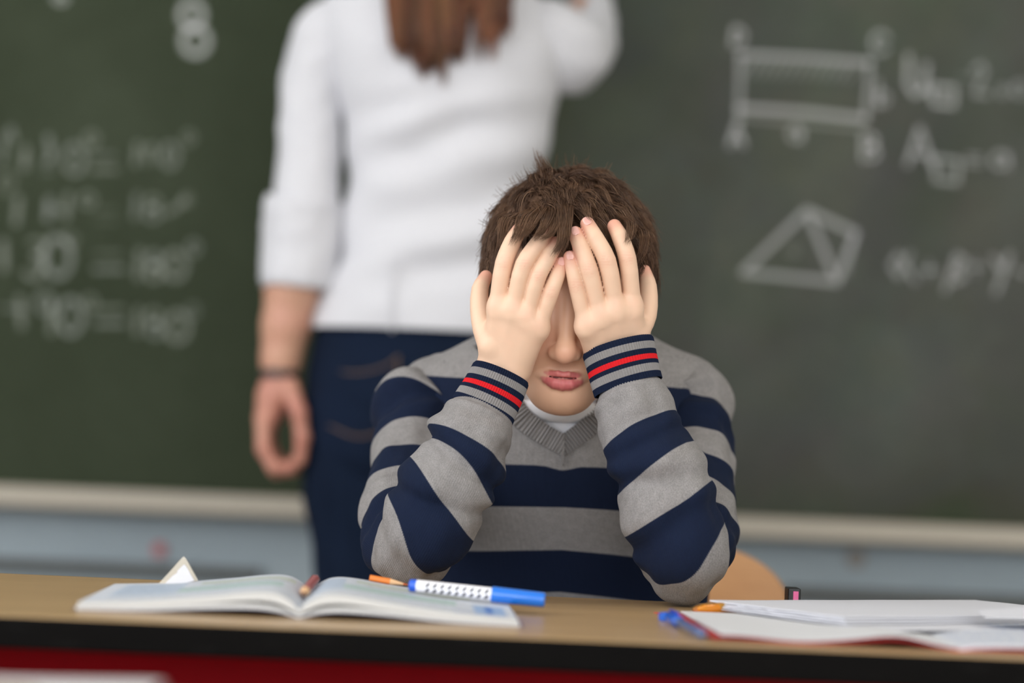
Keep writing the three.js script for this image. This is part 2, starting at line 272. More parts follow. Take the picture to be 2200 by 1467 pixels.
    line([[2078, 336], [2106, 338]], 9, k * 0.6); line([[2078, 350], [2106, 352]], 9, k * 0.6); line(arc(2148, 344, 14, 14), 10, k * 0.7); line([[2164, 330], [2168, 362]], 8, k * 0.6);
    // pyramid
    line([[1734, 452], [1596, 586], [1798, 606], [1734, 452], [1838, 500], [1798, 606]], 13, k * 0.9); line([[1836, 500], [1818, 590]], 8, k * 0.4); line(arc(1704, 540, 7, 8), 7, k * 0.25);
    // angle names
    line([[1956, 546], [1930, 594], [1914, 570], [1930, 546], [1966, 604]], 11, k * 0.7); line([[1984, 580], [2010, 580]], 9, k * 0.6); line([[1997, 566], [1997, 594]], 9, k * 0.6);
    line([[2030, 624], [2056, 548], [2072, 560], [2054, 582], [2070, 596], [2050, 606]], 11, k * 0.75); line([[2084, 572], [2108, 574]], 9, k * 0.5); line([[2096, 560], [2096, 588]], 9, k * 0.5);
    line([[2134, 552], [2150, 580], [2170, 546], [2150, 600], [2140, 628]], 11, k * 0.75); line([[2186, 580], [2206, 590]], 11, k * 0.6);
  });
  const bm = std(0xffffff, 0.75, { map: tex, specularIntensity: 0.3 });
  mesh('writing_surface', new THREE.PlaneGeometry(W, H).translate(0, H / 2, 0.0005), bm, t);
  mesh('backing', box(W, H, 0.03, 0, H / 2, -0.0155), std(rgb(40, 48, 36), 0.7), t);
  const fm = std(0xffffff, 0.5, { map: dataTexture(256, 64, (u, v, x, y) => { const n = noise(x * 0.03, y * 0.6, 4) * 9; return [176 + n, 168 + n, 154 + n]; }) });
  mesh('chalk_rail', rbox(W + 0.08, M(46, BZ), 0.05, 0.008, 0, -M(23, BZ), 0), fm, t);
  mesh('frame_top', rbox(W + 0.08, 0.04, 0.04, 0.006, 0, H + 0.02, -0.005), fm, t);
  for (const s of [-1, 1]) mesh('frame_side', rbox(0.04, H, 0.04, 0.006, s * (W / 2 + 0.02), H / 2, -0.005), fm, t);
}
{ // on the wall under the board
  const y = P(1100, 1256, 4.08).y;
  const m = std(rgb(74, 74, 70), 0.6), a = P(-1500, 1200, 4.08), b = P(560, 1218, 4.08);
  tag(mesh('cable_duct', rbox(b.x - a.x, 0.016, 0.03, 0.004, (a.x + b.x) / 2, y, -4.085), m), 'thin dark grey cable duct on the wall below the sums', 'cable duct');
  const c = P(1690, 1256, 4.08), d = P(3400, 1300, 4.08);
  tag(mesh('cable_duct', rbox(d.x - c.x, 0.02, 0.03, 0.004, (c.x + d.x) / 2, P(1900, 1282, 4.08).y, -4.085), m), 'dark grey cable duct on the wall below the pyramid drawing', 'cable duct');
  const e = P(342, 1181, 4.095), mg = new THREE.CylinderGeometry(0.011, 0.013, 0.008, 24).rotateX(Math.PI / 2).translate(e.x, e.y, -4.095);
  tag(mesh('magnet', mg, std(rgb(176, 92, 92), 0.5)), 'small round red magnet on the wall under the chalk rail', 'magnet');
  const k = P(1840, 1200, 4.095);
  tag(mesh('screw_cap', new THREE.CylinderGeometry(0.016, 0.018, 0.006, 28).rotateX(Math.PI / 2).translate(k.x, k.y, -4.097), std(rgb(132, 128, 122), 0.6)), 'round beige cap on the wall under the chalk rail', 'screw cap');
}

// ------------------------------------------------------------------ desks and chair
const DT = 0.658, DZ0 = 1.752, DZ1 = 2.25;                  // desk top height, near and far edge
const woodTop = std(0xffffff, 0.34, { map: dataTexture(1024, 512, (u, v, x, y) => { const g = noise(x * 0.012, y * 0.22, 3) * 9 + noise(x * 0.05, y * 0.9, 8) * 5 + noise(x * 0.004, y * 0.03, 5) * 8; return [176 + g, 145 + g * 0.95, 103 + g * 0.8]; }), clearcoat: 0.25, clearcoatRoughness: 0.25 });
const edgeMat = std(0xffffff, 0.6, { specularIntensity: 0.15, map: dataTexture(512, 64, (u, v, x, y) => { const g = noise(x * 0.02, y * 0.3, 3) * 6 + (noise(x * 0.07, y * 0.09, 21) > 0.5 ? 26 : 0); return [7 + g * 0.5, 5.5 + g * 0.5, 4.5 + g * 0.5]; }) });
const steel = std(rgb(70, 72, 76), 0.35, { metalness: 0.7 });
function schoolDesk(name, label, x, z0d, z1d, w) {
  const d = z1d - z0d, t = thing(name, label, 'desk', [x, 0, -(z0d + z1d) / 2]);
  const top = new RoundedBoxGeometry(w, 0.024, d, 4, 0.004).translate(0, DT - 0.012, 0);
  { const p = top.attributes.position, uv = top.attributes.uv; for (let i = 0; i < p.count; i++) uv.setXY(i, p.getX(i) / 1.3, p.getZ(i) / 0.65); }
  mesh('desk_top', top, woodTop, t);
  const lip = 0.0235;
  for (const s of [-1, 1]) mesh('edge_band', rbox(w + 0.006, lip, 0.006, 0.0025, 0, DT - 0.0005 - lip / 2 - 0.0004, s * (d / 2 + 0.0018)), edgeMat, t);
  mesh('modesty_panel', rbox(w - 0.14, 0.36, 0.014, 0.004, 0, DT - 0.024 - 0.19, d / 2 - 0.28), std(rgb(150, 2, 18), 0.5, { specularIntensity: 0.2 }), t);
  for (const s of [-1, 1]) {
    for (const q of [-1, 1]) mesh('leg', join([new THREE.CylinderGeometry(0.015, 0.015, DT - 0.03, 16).translate(s * (w / 2 - 0.06), (DT - 0.03) / 2, q * (d / 2 - 0.1))]), steel, t);
    mesh('foot_rail', rbox(0.03, 0.025, d - 0.04, 0.008, s * (w / 2 - 0.06), 0.0125, 0), steel, t);
    mesh('top_rail', rbox(0.028, 0.02, d - 0.12, 0.006, s * (w / 2 - 0.06), DT - 0.034, 0), steel, t);
  }
  return t;
}
schoolDesk('school_desk', 'wooden school desk with dark edge and red front panel where the boy leans', 0.02, DZ0, DZ1, 1.34);
schoolDesk('school_desk', 'second school desk standing in front of the boy\'s desk, carrying a white sheet', -0.35, 0.72, 1.262, 1.2);
{
  const a = P(-40, 1447, 1.318), t = sheet(20, 10, (u, v) => V(a.x - 0.14 + u * 0.245, DT + 0.0012 + 0.0015 * Math.sin(u * 5 + v * 2), -(1.068 + v * 0.243 - u * 0.010)), 0.0006);
  tag(mesh('paper_sheet', t, std(rgb(226, 230, 232), 0.85)), 'blank white sheet overhanging the edge of the second desk', 'paper');
}
{ // plywood chair
  const t = thing('school_chair', 'plywood school chair with rounded backrest behind the boy', 'chair', [0.135, 0, -2.64]);
  const ply = std(0xffffff, 0.45, { map: dataTexture(512, 256, (u, v, x, y) => { const g = noise(x * 0.012, y * 0.3, 13) * 10 + noise(x * 0.05, y * 1.1, 18) * 5; return [186 + g, 136 + g, 88 + g * 0.8]; }) });
  const br = (u, v) => { const a = (u - 0.5) * 2, b = (v - 0.5) * 2, ex = 1, hw = 0.2, hh = 0.10, k = Math.abs(b) > 0 ? (1 - Math.abs(b) ** 3.2) ** (1 / 3.2) : 1; const x = a * hw * Math.max(k, 0.02) ; return V(x, 0.60 + b * hh * ex, -0.14 + 0.0 - 0.03 * b + 0.06 * (x / hw) ** 2 + 0.0); };
  mesh('backrest', sheet(40, 40, br, 0.010), ply, t);
  const st = (u, v) => { const a = (u - 0.5) * 2, b = (v - 0.5) * 2, k = (1 - Math.abs(b) ** 4 * 0.5); return V(a * 0.19 * k, 0.385 - 0.012 * (1 - a * a) + 0.012 * b - 0.02 * Math.max(0, b) ** 3, 0.04 - 0.0 + b * 0.18); };
  mesh('seat', sheet(30, 30, (u, v) => st(u, 1 - v), 0.011), ply, t);
  for (const s of [-1, 1]) {
    mesh('back_post', tubeOf([V(s * 0.17, 0.365, -0.14), V(s * 0.17, 0.48, -0.155), V(s * 0.165, 0.64, -0.162)], 0.010, 16, 12), steel, t);
    mesh('leg', tubeOf([V(s * 0.17, 0.365, -0.14), V(s * 0.18, 0.02, -0.21), V(s * 0.18, 0.0, -0.213)], 0.011, 14, 12), steel, t);
    mesh('leg', tubeOf([V(s * 0.17, 0.36, 0.17), V(s * 0.18, 0.02, 0.2), V(s * 0.18, 0.0, 0.201)], 0.011, 14, 12), steel, t);
    mesh('seat_rail', tubeOf([V(s * 0.17, 0.363, -0.14), V(s * 0.17, 0.36, 0.17)], 0.010, 8, 12), steel, t);
  }
}

// ------------------------------------------------------------------ things on the desk
const paperMat = std(rgb(204, 205, 212), 0.8), paperEdge = std(0xffffff, 0.85, { map: dataTexture(64, 256, (u, v, x, y) => { const n = ((y * 7919) % 13) - 6 + noise(x * 0.1, y * 1.7, 3) * 10; return [208 + n, 209 + n, 208 + n]; }) });
const pages = {};
function pageTexture(seed, blue) {
  return canvasTexture(512, 640, (g, w, h) => {
    const R = rng(seed); g.fillStyle = 'rgb(198,204,214)'; g.fillRect(0, 0, w, h);
    g.fillStyle = 'rgba(140,176,164,0.6)'; g.fillRect(w * 0.3, h * 0.42, w * 0.5, h * 0.22); g.fillStyle = 'rgba(176,186,164,0.6)'; g.fillRect(w * 0.36, h * 0.12, w * 0.5, h * 0.16);
    g.fillStyle = 'rgba(160,178,202,0.6)'; g.fillRect(w * 0.06, h * 0.1, w * 0.24, h * 0.6);
    for (let r = 0; r < 26; r++) { let x = 40; const y = 40 + r * 21; if (r % 7 === 6) continue; while (x < w - 60) { const l = 10 + R() * 34; g.fillStyle = `rgba(70,74,84,${0.28 + R() * 0.2})`; g.fillRect(x, y, l, 4); x += l + 8; } }
    g.fillStyle = 'rgba(96,92,96,0.8)'; g.fillRect(w * 0.42, h * 0.3, w * 0.4, 12);
    if (blue) { g.fillStyle = 'rgba(40,84,168,0.85)'; g.fillRect(w * 0.9, h * 0.55, 14, h * 0.34); g.fillRect(w * 0.78, h * 0.9, w * 0.18, 14); g.fillStyle = 'rgba(90,140,206,0.5)'; g.fillRect(w * 0.86, h * 0.52, 56, h * 0.42); }
  });
}
const BOOK = { z: 1.96, d: 0.232, w: 0.175 };
const PROF = [[0, 0, .0018, .0028, .0062], [.006, .0018, .0040, .0062, .0125], [.018, .0045, .0080, .0110, .0188], [.035, .0058, .0098, .0124, .0196], [.07, .0045, .0085, .0092, .0150], [.12, .0012, .0040, .0042, .0092], [.175, .0002, .0026, .0027, .0058]];
function prof(x, k) { x = Math.abs(x); let i = 0; while (i < PROF.length - 2 && x > PROF[i + 1][0]) i++; const q = (n) => PROF[clamp(n, 0, PROF.length - 1)], a = q(i), b = q(i + 1), t = clamp((x - a[0]) / (b[0] - a[0]), 0, 1), h = b[0] - a[0]; const m0 = i ? (b[k] - q(i - 1)[k]) / (b[0] - q(i - 1)[0]) : (b[k] - a[k]) / h, m1 = i < PROF.length - 2 ? (q(i + 2)[k] - a[k]) / (q(i + 2)[0] - a[0]) : (b[k] - a[k]) / h; const t2 = t * t, t3 = t2 * t; return (2 * t3 - 3 * t2 + 1) * a[k] + (t3 - 2 * t2 + t) * h * m0 + (-2 * t3 + 3 * t2) * b[k] + (t3 - t2) * h * m1; }
const bookPos = P(655, 1296, BOOK.z); bookPos.y = DT;
const BOOK_TURN = 0.045;
const onBook = (x, y, z) => V(x, y, z).applyAxisAngle(V(0, 1, 0), BOOK_TURN).add(bookPos);   // book axes to room
{
  const t = thing('open_textbook', 'open paperback textbook with arched white pages on the desk', 'book', bookPos.toArray(), BOOK_TURN);
  const block = (s, kb, kt, w, d, zo = 0) => { const pts = []; for (let i = 0; i <= 40; i++) { const x = w * (i / 40) ** 1.5; pts.push(new THREE.Vector2(s * x, prof(x, kt))); } for (let i = 40; i >= 0; i--) { const x = w * (i / 40) ** 1.5; pts.push(new THREE.Vector2(s * x, prof(x, kb))); } const g = new THREE.ExtrudeGeometry(new THREE.Shape(pts), { depth: d, bevelEnabled: false, curveSegments: 1 }).translate(0, 0, -d / 2 + zo); const uv = g.attributes.uv, p = g.attributes.position; for (let i = 0; i < p.count; i++) uv.setXY(i, p.getX(i) * 3, p.getY(i) * 30); return toCreasedNormals(g, 0.5); };
  for (const s of [-1, 1]) {
    mesh('lower_pages', block(s, 1, 2, BOOK.w, BOOK.d - 0.002), paperEdge, t);
    mesh('upper_pages', block(s, 3, 4, BOOK.w - 0.002, BOOK.d), paperEdge, t);
    mesh('top_page', sheet(48, 8, (u, v) => { const x = s < 0 ? -(BOOK.w - 0.002) * (1 - u) ** 1.4 : (BOOK.w - 0.002) * u ** 1.4; return V(x, prof(x, 4) + 0.0003, BOOK.d / 2 - v * BOOK.d); }), std(0xffffff, 0.55, { map: pageTexture(s + 5, s > 0) }), t);
  }
  mesh('cover', sheet(60, 4, (u, v) => { const x = (u - 0.5) * 2 * (BOOK.w + 0.003); return V(x, Math.max(prof(Math.min(Math.abs(x), 0.175), 1) - 0.0002, 0) + 0.0001, (BOOK.d / 2 + 0.001) * (1 - 2 * v)); }, 0.0004), std(rgb(70, 34, 74), 0.45), t);
  // page corner curling up inside its clear jacket
  const ear = (k, w) => sheet(16, 16, (u, v) => { const a = (u - 0.5) * 2, hw = w * (1 - v) ** 0.8 * (1 - 0.25 * v); return V(-0.117 + a * hw + 0.004 * v, prof(0.117, 4) + v * k - 0.001 + 0.004 * a * (1 - v), -BOOK.d / 2 + 0.012 - 0.016 * Math.sin(v * 1.5)); }, 0.0003);
  mesh('page_corner', ear(0.017, 0.015), paperMat, t);
  mesh('clear_jacket', ear(0.024, 0.019).translate(-0.001, 0, -0.0035), std(rgb(232, 226, 214), 0.25, { transmission: 0.55, thickness: 0 }), t);
}
const pencilBody = (L, r) => new THREE.CylinderGeometry(r, r, L, 6).rotateZ(-Math.PI / 2);
function pencil(name, label, a, b, r, color, tip) {         // a = point, b = tail end, lying
  const t = thing(name, label, 'pencil', [0, 0, 0]); const d = b.clone().sub(a), L = d.length(), q = new THREE.Quaternion().setFromUnitVectors(V(1, 0, 0), d.clone().normalize());
  t.position.copy(a); t.quaternion.copy(q);
  mesh('barrel', pencilBody(L - 0.016, r).translate(0.016 + (L - 0.016) / 2, 0, 0), std(color, 0.4), t);
  mesh('wood_tip', new THREE.CylinderGeometry(r * 0.3, r, 0.012, 12).rotateZ(Math.PI / 2).translate(0.010, 0, 0), std(rgb(222, 180, 136), 0.7), t);
  mesh('lead', new THREE.CylinderGeometry(0.0003, r * 0.3, 0.004, 8).rotateZ(Math.PI / 2).translate(0.002, 0, 0), std(tip, 0.5), t);
}
pencil('pencil', 'dull red pencil lying in the gutter of the open textbook', onBook(0.0, 0.0145, 0.035), onBook(0.004, 0.018, -0.105), 0.0042, rgb(158, 78, 76), rgb(120, 40, 40));
pencil('pencil', 'short orange pencil stub lying on the far edge of the textbook', onBook(0.086, prof(0.086, 4) + 0.0030, -0.110), onBook(0.052, prof(0.050, 4) + 0.0028, -0.1125), 0.0028, rgb(226, 128, 52), rgb(200, 90, 30));
{ // felt pen with blue cap
  const a = P(880, 1257, 2.015), b = P(1171, 1289, 2.0), t = thing('felt_pen', 'white felt pen with blue cap lying across the textbook', 'pen'), d = b.clone().sub(a), L = d.length();
  t.position.copy(a); t.quaternion.setFromUnitVectors(V(1, 0, 0), d.normalize());
  const lat = (pts, m, n) => mesh(n, new THREE.LatheGeometry(pts.map(([x, r]) => new THREE.Vector2(r, x)), 36).rotateZ(-Math.PI / 2), m, t);
  const tex = canvasTexture(512, 256, (g, w, h) => {
    g.fillStyle = 'rgb(244,244,250)'; g.fillRect(0, 0, w, h); g.fillStyle = 'rgb(28,28,44)';
    for (const k of [0.07, 0.5, 0.93]) for (let i = 0; i < 9; i++) { const x = 60 + i * 50, y = k * h; g.beginPath(); g.moveTo(x, y + 16); g.lineTo(x + 20, y - 12); g.lineTo(x + 40, y - 12); g.lineTo(x + 22, y + 16); g.fill(); }
    g.font = 'bold 22px sans-serif'; g.fillStyle = 'rgb(70,60,110)';
  });
  const Lb = L * 0.61, bl = std(rgb(30, 92, 214), 0.3, { clearcoat: 0.5 }), cap = std(rgb(16, 112, 214), 0.28, { clearcoat: 0.6 });
  lat([[0, 0], [0, 0.0046], [0.0006, 0.0052], [0.0062, 0.0054], [0.0064, 0.0054]], bl, 'end_plug');
  { const g = new THREE.CylinderGeometry(0.0054, 0.0057, Lb - 0.0062, 40, 1, true).rotateZ(Math.PI / 2).translate((Lb + 0.0062) / 2, 0, 0); const p = g.attributes.position, uv = g.attributes.uv; for (let i = 0; i < p.count; i++) uv.setXY(i, clamp((p.getX(i) - 0.006) / (Lb - 0.006), 0, 1), uv.getX(i)); mesh('barrel', g, std(0xffffff, 0.35, { map: tex, clearcoat: 0.4 }), t); }
  lat([[Lb, 0.0057], [Lb, 0.0067], [Lb + 0.001, 0.0069], [L - 0.004, 0.0064], [L - 0.0006, 0.0060], [L, 0.0052], [L, 0.0]], cap, 'cap');
}
// notebook with red cover, open, on the right
const NB = { x0: 0.154, x1: 0.352, z0: 1.795, z1: 2.055 };
{
  const t = thing('notebook', 'open notebook with red cover and wavy white pages under loose paper', 'notebook', [NB.x1, DT, -(NB.z0 + NB.z1) / 2]);
  const hw = NB.x1 - NB.x0, hd = (NB.z1 - NB.z0) / 2, wave = (x, v) => { const f = 1 - smooth(0, 0.8, v); return 0.0062 * Math.exp(-(((x + 0.046) / 0.03) ** 2)) * f + 0.0012 * f * Math.sin(x * 60); };
  const base = (x) => x < 0 ? 0.0022 * (1 - Math.exp(x * 60)) + 0.0006 : 0.0026 * (1 - Math.exp(-x * 70)) + 0.0006;
  const skew = (x, v) => (x < 0 ? -x / hw : 0) * -0.0 * v;
  const pg = std(rgb(206, 207, 210), 0.7), red = std(rgb(196, 52, 48), 0.45);
  mesh('left_pages', sheet(60, 20, (u, v) => { const x = -hw + 0.004 + u * (hw - 0.004); return V(x + 0.012 * (1 - u) * (1 - v), 0.0018 + base(x) + wave(x, v), hd - 0.002 - v * (2 * hd - 0.006)); }, 0.0012), pg, t);
  const ink = canvasTexture(512, 512, (g, w, h) => { g.fillStyle = 'rgb(202,205,212)'; g.fillRect(0, 0, w, h); const R = rng(8); for (let r = 0; r < 20; r++) { g.fillStyle = 'rgba(150,170,205,0.35)'; g.fillRect(0, 20 + r * 24, w, 2); let x = 20; while (x < w - 80) { const l = 8 + R() * 30; g.fillStyle = `rgba(82,110,170,${0.25 + R() * 0.3})`; g.fillRect(x, 10 + r * 24, l, 6); x += l + 10; } } });
  mesh('right_pages', sheet(40, 20, (u, v) => { const x = 0.001 + u * (hw - 0.004); return V(x, 0.0018 + base(x) + 0.002 * Math.sin(u * 3), hd - 0.002 - v * (2 * hd - 0.006)); }, 0.0022), std(0xffffff, 0.7, { map: ink }), t);
  mesh('cover', sheet(80, 16, (u, v) => { const x = -hw - 0.003 + u * (2 * hw + 0.006); return V(x + 0.012 * (x < 0 ? -x / hw : 0) * (1 - v) - 0.016 * (x < 0 ? -x / hw : 0) * smooth(0.9, 1, v), 0.0008 + Math.max(base(x) - 0.0012, 0) * 0.8 + 0.85 * (x < -0.01 ? wave(x, v) : 0), hd + 0.002 - v * (2 * hd + 0.004)); }, 0.0007), red, t);
}
{ // loose sheets: a rotated pile whose near corner points at the camera
  const A = V(0.181, 0, -2.085), dir1 = V(0.55, 0, 0.835).normalize(), dir2 = V(0.835, 0, -0.55).normalize();
  const nbTop = 0.0112, specs = [
    ['paper_sheet', 'lowest white loose sheet, its corner showing on the notebook', 0.0, 0.013, 0.222, 0.30, 0.0, 0.002],
    ['paper_sheet', 'white loose sheet in the pile on the notebook, second from the bottom', 0.0022, 0.0, 0.186, 0.325, 0.006, 0.003],
    ['paper_sheet', 'white loose sheet in the pile on the notebook, with frayed edge', 0.0042, 0.002, 0.180, 0.325, 0.012, 0.004],
    ['paper_sheet', 'topmost white loose sheet of the pile on the notebook', 0.0062, 0.0, 0.176, 0.330, 0.008, 0.003]];
  specs.forEach(([n, label, lift, off, w1, w2, turn, fray], k) => {
    const d1 = dir1.clone().applyAxisAngle(V(0, 1, 0), turn), d2 = dir2.clone().applyAxisAngle(V(0, 1, 0), turn);
    const g = sheet(60, 60, (u, v) => {
      const f = fray * noise(u * 14, k * 3.1, 2) * (1 - smooth(0, 0.04, v)), q = A.clone().addScaledVector(d1, off + u * w1).addScaledVector(d2, v * w2 + f + 0.002 * k);
      q.y = DT + 0.0066 + lift + 0.0004 * noise(u * 4, v * 4, 1) + (k ? 0.0004 * noise(u * 16, v * 3, k * 2) * (1 - smooth(0, 0.3, v)) : 0) ; return q;
    }, k ? 0.0014 : 0.0006);
    tag(mesh(n, g, paperMat), label, 'paper');
  });
  const B = P(2105, 1312, 1.99);
  tag(mesh('paper_sheet', sheet(30, 20, (u, v) => V(B.x + u * 0.16, DT + nbTop + 0.0085 + 0.016 * u ** 1.3 * (0.4 + 0.6 * v) - 0.004 * (1 - v), -1.965 - v * 0.14 * (0.25 + 0.75 * u) + 0.03 * u), 0.0004), paperMat), 'curled white loose sheet lifting at the end of the paper pile', 'paper');
}
{ // amber pen tip showing from under the pile
  const a = P(1489, 1298, 2.055), t = thing('ballpoint_pen', 'translucent amber ballpoint pen sticking out from under the paper pile', 'pen'); a.y = DT + 0.0062; t.position.copy(a); t.rotation.y = 0.55;
  const amber = std(rgb(255, 206, 90), 0.08, { transmission: 0.85, thickness: 0.004, ior: 1.45, attenuationColor: rgb(255, 170, 20), attenuationDistance: 0.016 });
  const lat = (pts, m, n) => mesh(n, new THREE.LatheGeometry(pts.map(([x, r]) => new THREE.Vector2(r, x)), 32).rotateZ(-Math.PI / 2), m, t);
  lat([[0, 0], [0.0004, 0.0016], [0.003, 0.003], [0.009, 0.0046], [0.016, 0.0058], [0.020, 0.006], [0.13, 0.006], [0.13, 0]], amber, 'barrel');
  lat([[0.004, 0], [0.006, 0.0015], [0.013, 0.0028], [0.125, 0.0028], [0.125, 0]], std(rgb(252, 206, 70), 0.4), 'refill');
}
{ // clear pen with blue cap
  const a = P(1440, 1322, 1.96), b = P(1508, 1372, 1.79), t = thing('capped_pen', 'clear plastic pen with blue cap beside the red notebook', 'pen'); a.y = b.y = DT + 0.0052; const d = b.clone().sub(a), L = d.length(); t.position.copy(a); t.quaternion.setFromUnitVectors(V(1, 0, 0), d.normalize());
  const lat = (pts, m, n) => mesh(n, new THREE.LatheGeometry(pts.map(([x, r]) => new THREE.Vector2(r, x)), 28).rotateZ(-Math.PI / 2), m, t);
  const blue = std(rgb(10, 96, 206), 0.3, { clearcoat: 0.4 });
  lat([[0, 0], [0.0004, 0.0044], [0.05, 0.005], [0.05, 0.0]], blue, 'cap');
  mesh('clip', rbox(0.036, 0.0016, 0.0036, 0.0006, 0.020, 0.0058, 0), std(rgb(10, 60, 190), 0.3), t);
  lat([[0.05, 0.0], [0.05, 0.0038], [L, 0.0038], [L, 0]], std(rgb(226, 238, 248), 0.06, { transmission: 0.9, thickness: 0.004, ior: 1.45 }), 'barrel');
  lat([[0.052, 0.0], [0.052, 0.0014], [L - 0.004, 0.0014], [L - 0.004, 0]], std(rgb(60, 110, 190), 0.4), 'refill');
  const r = thing('eraser', 'small blue eraser lying beside the cap of the clear pen', 'eraser', P(1432, 1333, 1.985).setY(DT + 0.0035).toArray(), 0.3);
  mesh('body', rbox(0.012, 0.007, 0.010, 0.0015, 0, 0, 0), blue, r); mesh('sleeve', rbox(0.007, 0.0076, 0.0106, 0.001, 0.001, 0, 0), std(rgb(24, 70, 190), 0.5), r);
}
{
  const a = P(1702, 1275, 2.225), t = thing('sharpener_case', 'small black case with a pink label behind the paper pile', 'case', [a.x, DT, -2.222]);
  mesh('body', rbox(0.0120, 0.0200, 0.03, 0.0015, 0, 0.0100, 0), std(rgb(18, 18, 20), 0.4), t);
  mesh('label', rbox(0.0050, 0.010, 0.0008, 0.0003, 0.0012, 0.0122, 0.0152), std(rgb(214, 96, 150), 0.5), t);
}

// ------------------------------------------------------------------ the boy
const skinMat = std(0xffffff, 0.48, { vertexColors: true, sheen: 0.25, sheenColor: new THREE.Color(1, 0.55, 0.45), sheenRoughness: 0.5 });
const lin = (r, g, b) => { const c = rgb(r, g, b); return [c.r, c.g, c.b]; };
const boy = thing('person', 'boy in a striped sweater at the desk, covering his face with both hands', 'person', [P(1215, 1290, 2.42).x, 0, -2.42]);
const BO = boy.position.clone();
const place = (g) => g.translate(-BO.x, -BO.y, -BO.z);      // room to the boy's own axes
const Q = (a) => P(a[0], a[1], a[2]), RR = (a) => M(a[3], a[2]);

// hands: joints as [pixel x, pixel y, distance, radius in pixels]
const HANDS = [
  { fingers: [
    [[1070, 652, 2.072, 19.5], [1083, 566, 2.064, 20], [1101, 520, 2.068, 19], [1116, 494, 2.078, 16]],
    [[1104, 657, 2.066, 18.5], [1126, 568, 2.056, 19.5], [1154, 526, 2.059, 18.5], [1178, 495, 2.068, 15.5]],
    [[1134, 676, 2.066, 17.5], [1156, 593, 2.056, 18.3], [1178, 554, 2.058, 17.5], [1196, 522, 2.066, 15]],
    [[1159, 700, 2.070, 17], [1183, 630, 2.060, 18], [1197, 593, 2.060, 16.5], [1206, 566, 2.064, 14.5]]],
    thumb: [[1056, 742, 2.088, 30], [1035, 690, 2.098, 23], [1031, 622, 2.110, 18.5], [1044, 594, 2.118, 14]],
    palm: [[[1060, 775, 2.096, 31], [1073, 676, 2.075, 26]], [[1085, 782, 2.093, 33], [1102, 680, 2.070, 26]], [[1104, 790, 2.093, 33], [1131, 698, 2.070, 25]], [[1112, 790, 2.094, 30], [1152, 712, 2.072, 23]]],
    wrist: [[[1062, 775, 2.096, 31], [1034, 860, 2.092, 34]], [[1104, 790, 2.095, 31], [1060, 870, 2.092, 34]]],
    nails: [[3, 1, 1]] },
  { fingers: [
    [[1358, 650, 2.074, 19], [1348, 556, 2.064, 19.5], [1333, 511, 2.068, 18.5], [1320, 486, 2.076, 15.5]],
    [[1321, 654, 2.067, 18.5], [1304, 560, 2.056, 20], [1280, 513, 2.058, 18.7], [1262, 481, 2.065, 15.7]],
    [[1287, 670, 2.067, 17.8], [1266, 581, 2.056, 19.6], [1248, 532, 2.057, 18], [1236, 501, 2.062, 15.5]],
    [[1257, 694, 2.070, 17], [1238, 614, 2.060, 17], [1229, 574, 2.058, 15.5], [1224, 552, 2.060, 14]]],
    thumb: [[1366, 718, 2.090, 26], [1389, 678, 2.098, 22], [1393, 616, 2.110, 18.5], [1385, 582, 2.118, 13.5]],
    palm: [[[1362, 735, 2.096, 33], [1356, 674, 2.076, 26]], [[1335, 742, 2.093, 34], [1324, 678, 2.070, 26]], [[1305, 750, 2.093, 34], [1290, 693, 2.070, 25]], [[1285, 752, 2.094, 31], [1262, 708, 2.072, 23]]],
    wrist: [[[1358, 735, 2.096, 32], [1368, 812, 2.092, 34]], [[1294, 752, 2.095, 32], [1322, 820, 2.092, 34]]],
    nails: [[1, 1, 1], [2, 1, 1], [3, 0.8, 1]] }];
const SH = 0.095;                                          // the face and hands lie this far behind the first estimate
const shiftZ = (a) => { if (typeof a[0] === 'number' && a.length === 4) a[2] += SH; else if (Array.isArray(a)) a.forEach((b) => Array.isArray(b) && shiftZ(b)); };
for (const H of HANDS) for (const k of ['fingers', 'thumb', 'palm', 'wrist']) shiftZ(H[k]);
const handField = HANDS.map((H) => {
  const chain = (c) => { const cv = new THREE.CatmullRomCurve3(c.map(Q), false, 'centripetal'), n = 9, rr = (t) => { const f = t * (c.length - 1), i = Math.min(Math.floor(f), c.length - 2); return mix(RR(c[i]), RR(c[i + 1]), f - i); }, o = []; for (let i = 0; i < n; i++) o.push(bone(cv.getPoint(i / n), cv.getPoint((i + 1) / n), rr(i / n), rr((i + 1) / n))); return o; };
  const fs = H.fingers.map(chain), th = chain(H.thumb), pl = [...H.palm, ...H.wrist].map(([a, b]) => bone(Q(a), Q(b), RR(a), RR(b)));
  const kn = H.fingers.map((c) => { const q = Q(c[0]).add(V(0, -0.001, -0.0004)); return ball(q.x, q.y, q.z, 0.0080); });
  return (x, y, z) => {
    let p = 1; for (const f of pl) p = smin(p, f(x, y, z), 0.007);
    for (const f of kn) p = smin(p, f(x, y, z), 0.012);
    let d = 1; fs.forEach((f, i) => { let q = 1; for (const b of f) q = Math.min(q, b(x, y, z)); d = smin(d, q, 0.0005); });
    let t = 1; for (const b of th) t = Math.min(t, b(x, y, z));
    return smin(smin(p, d, 0.005), t, 0.005);
  };
});
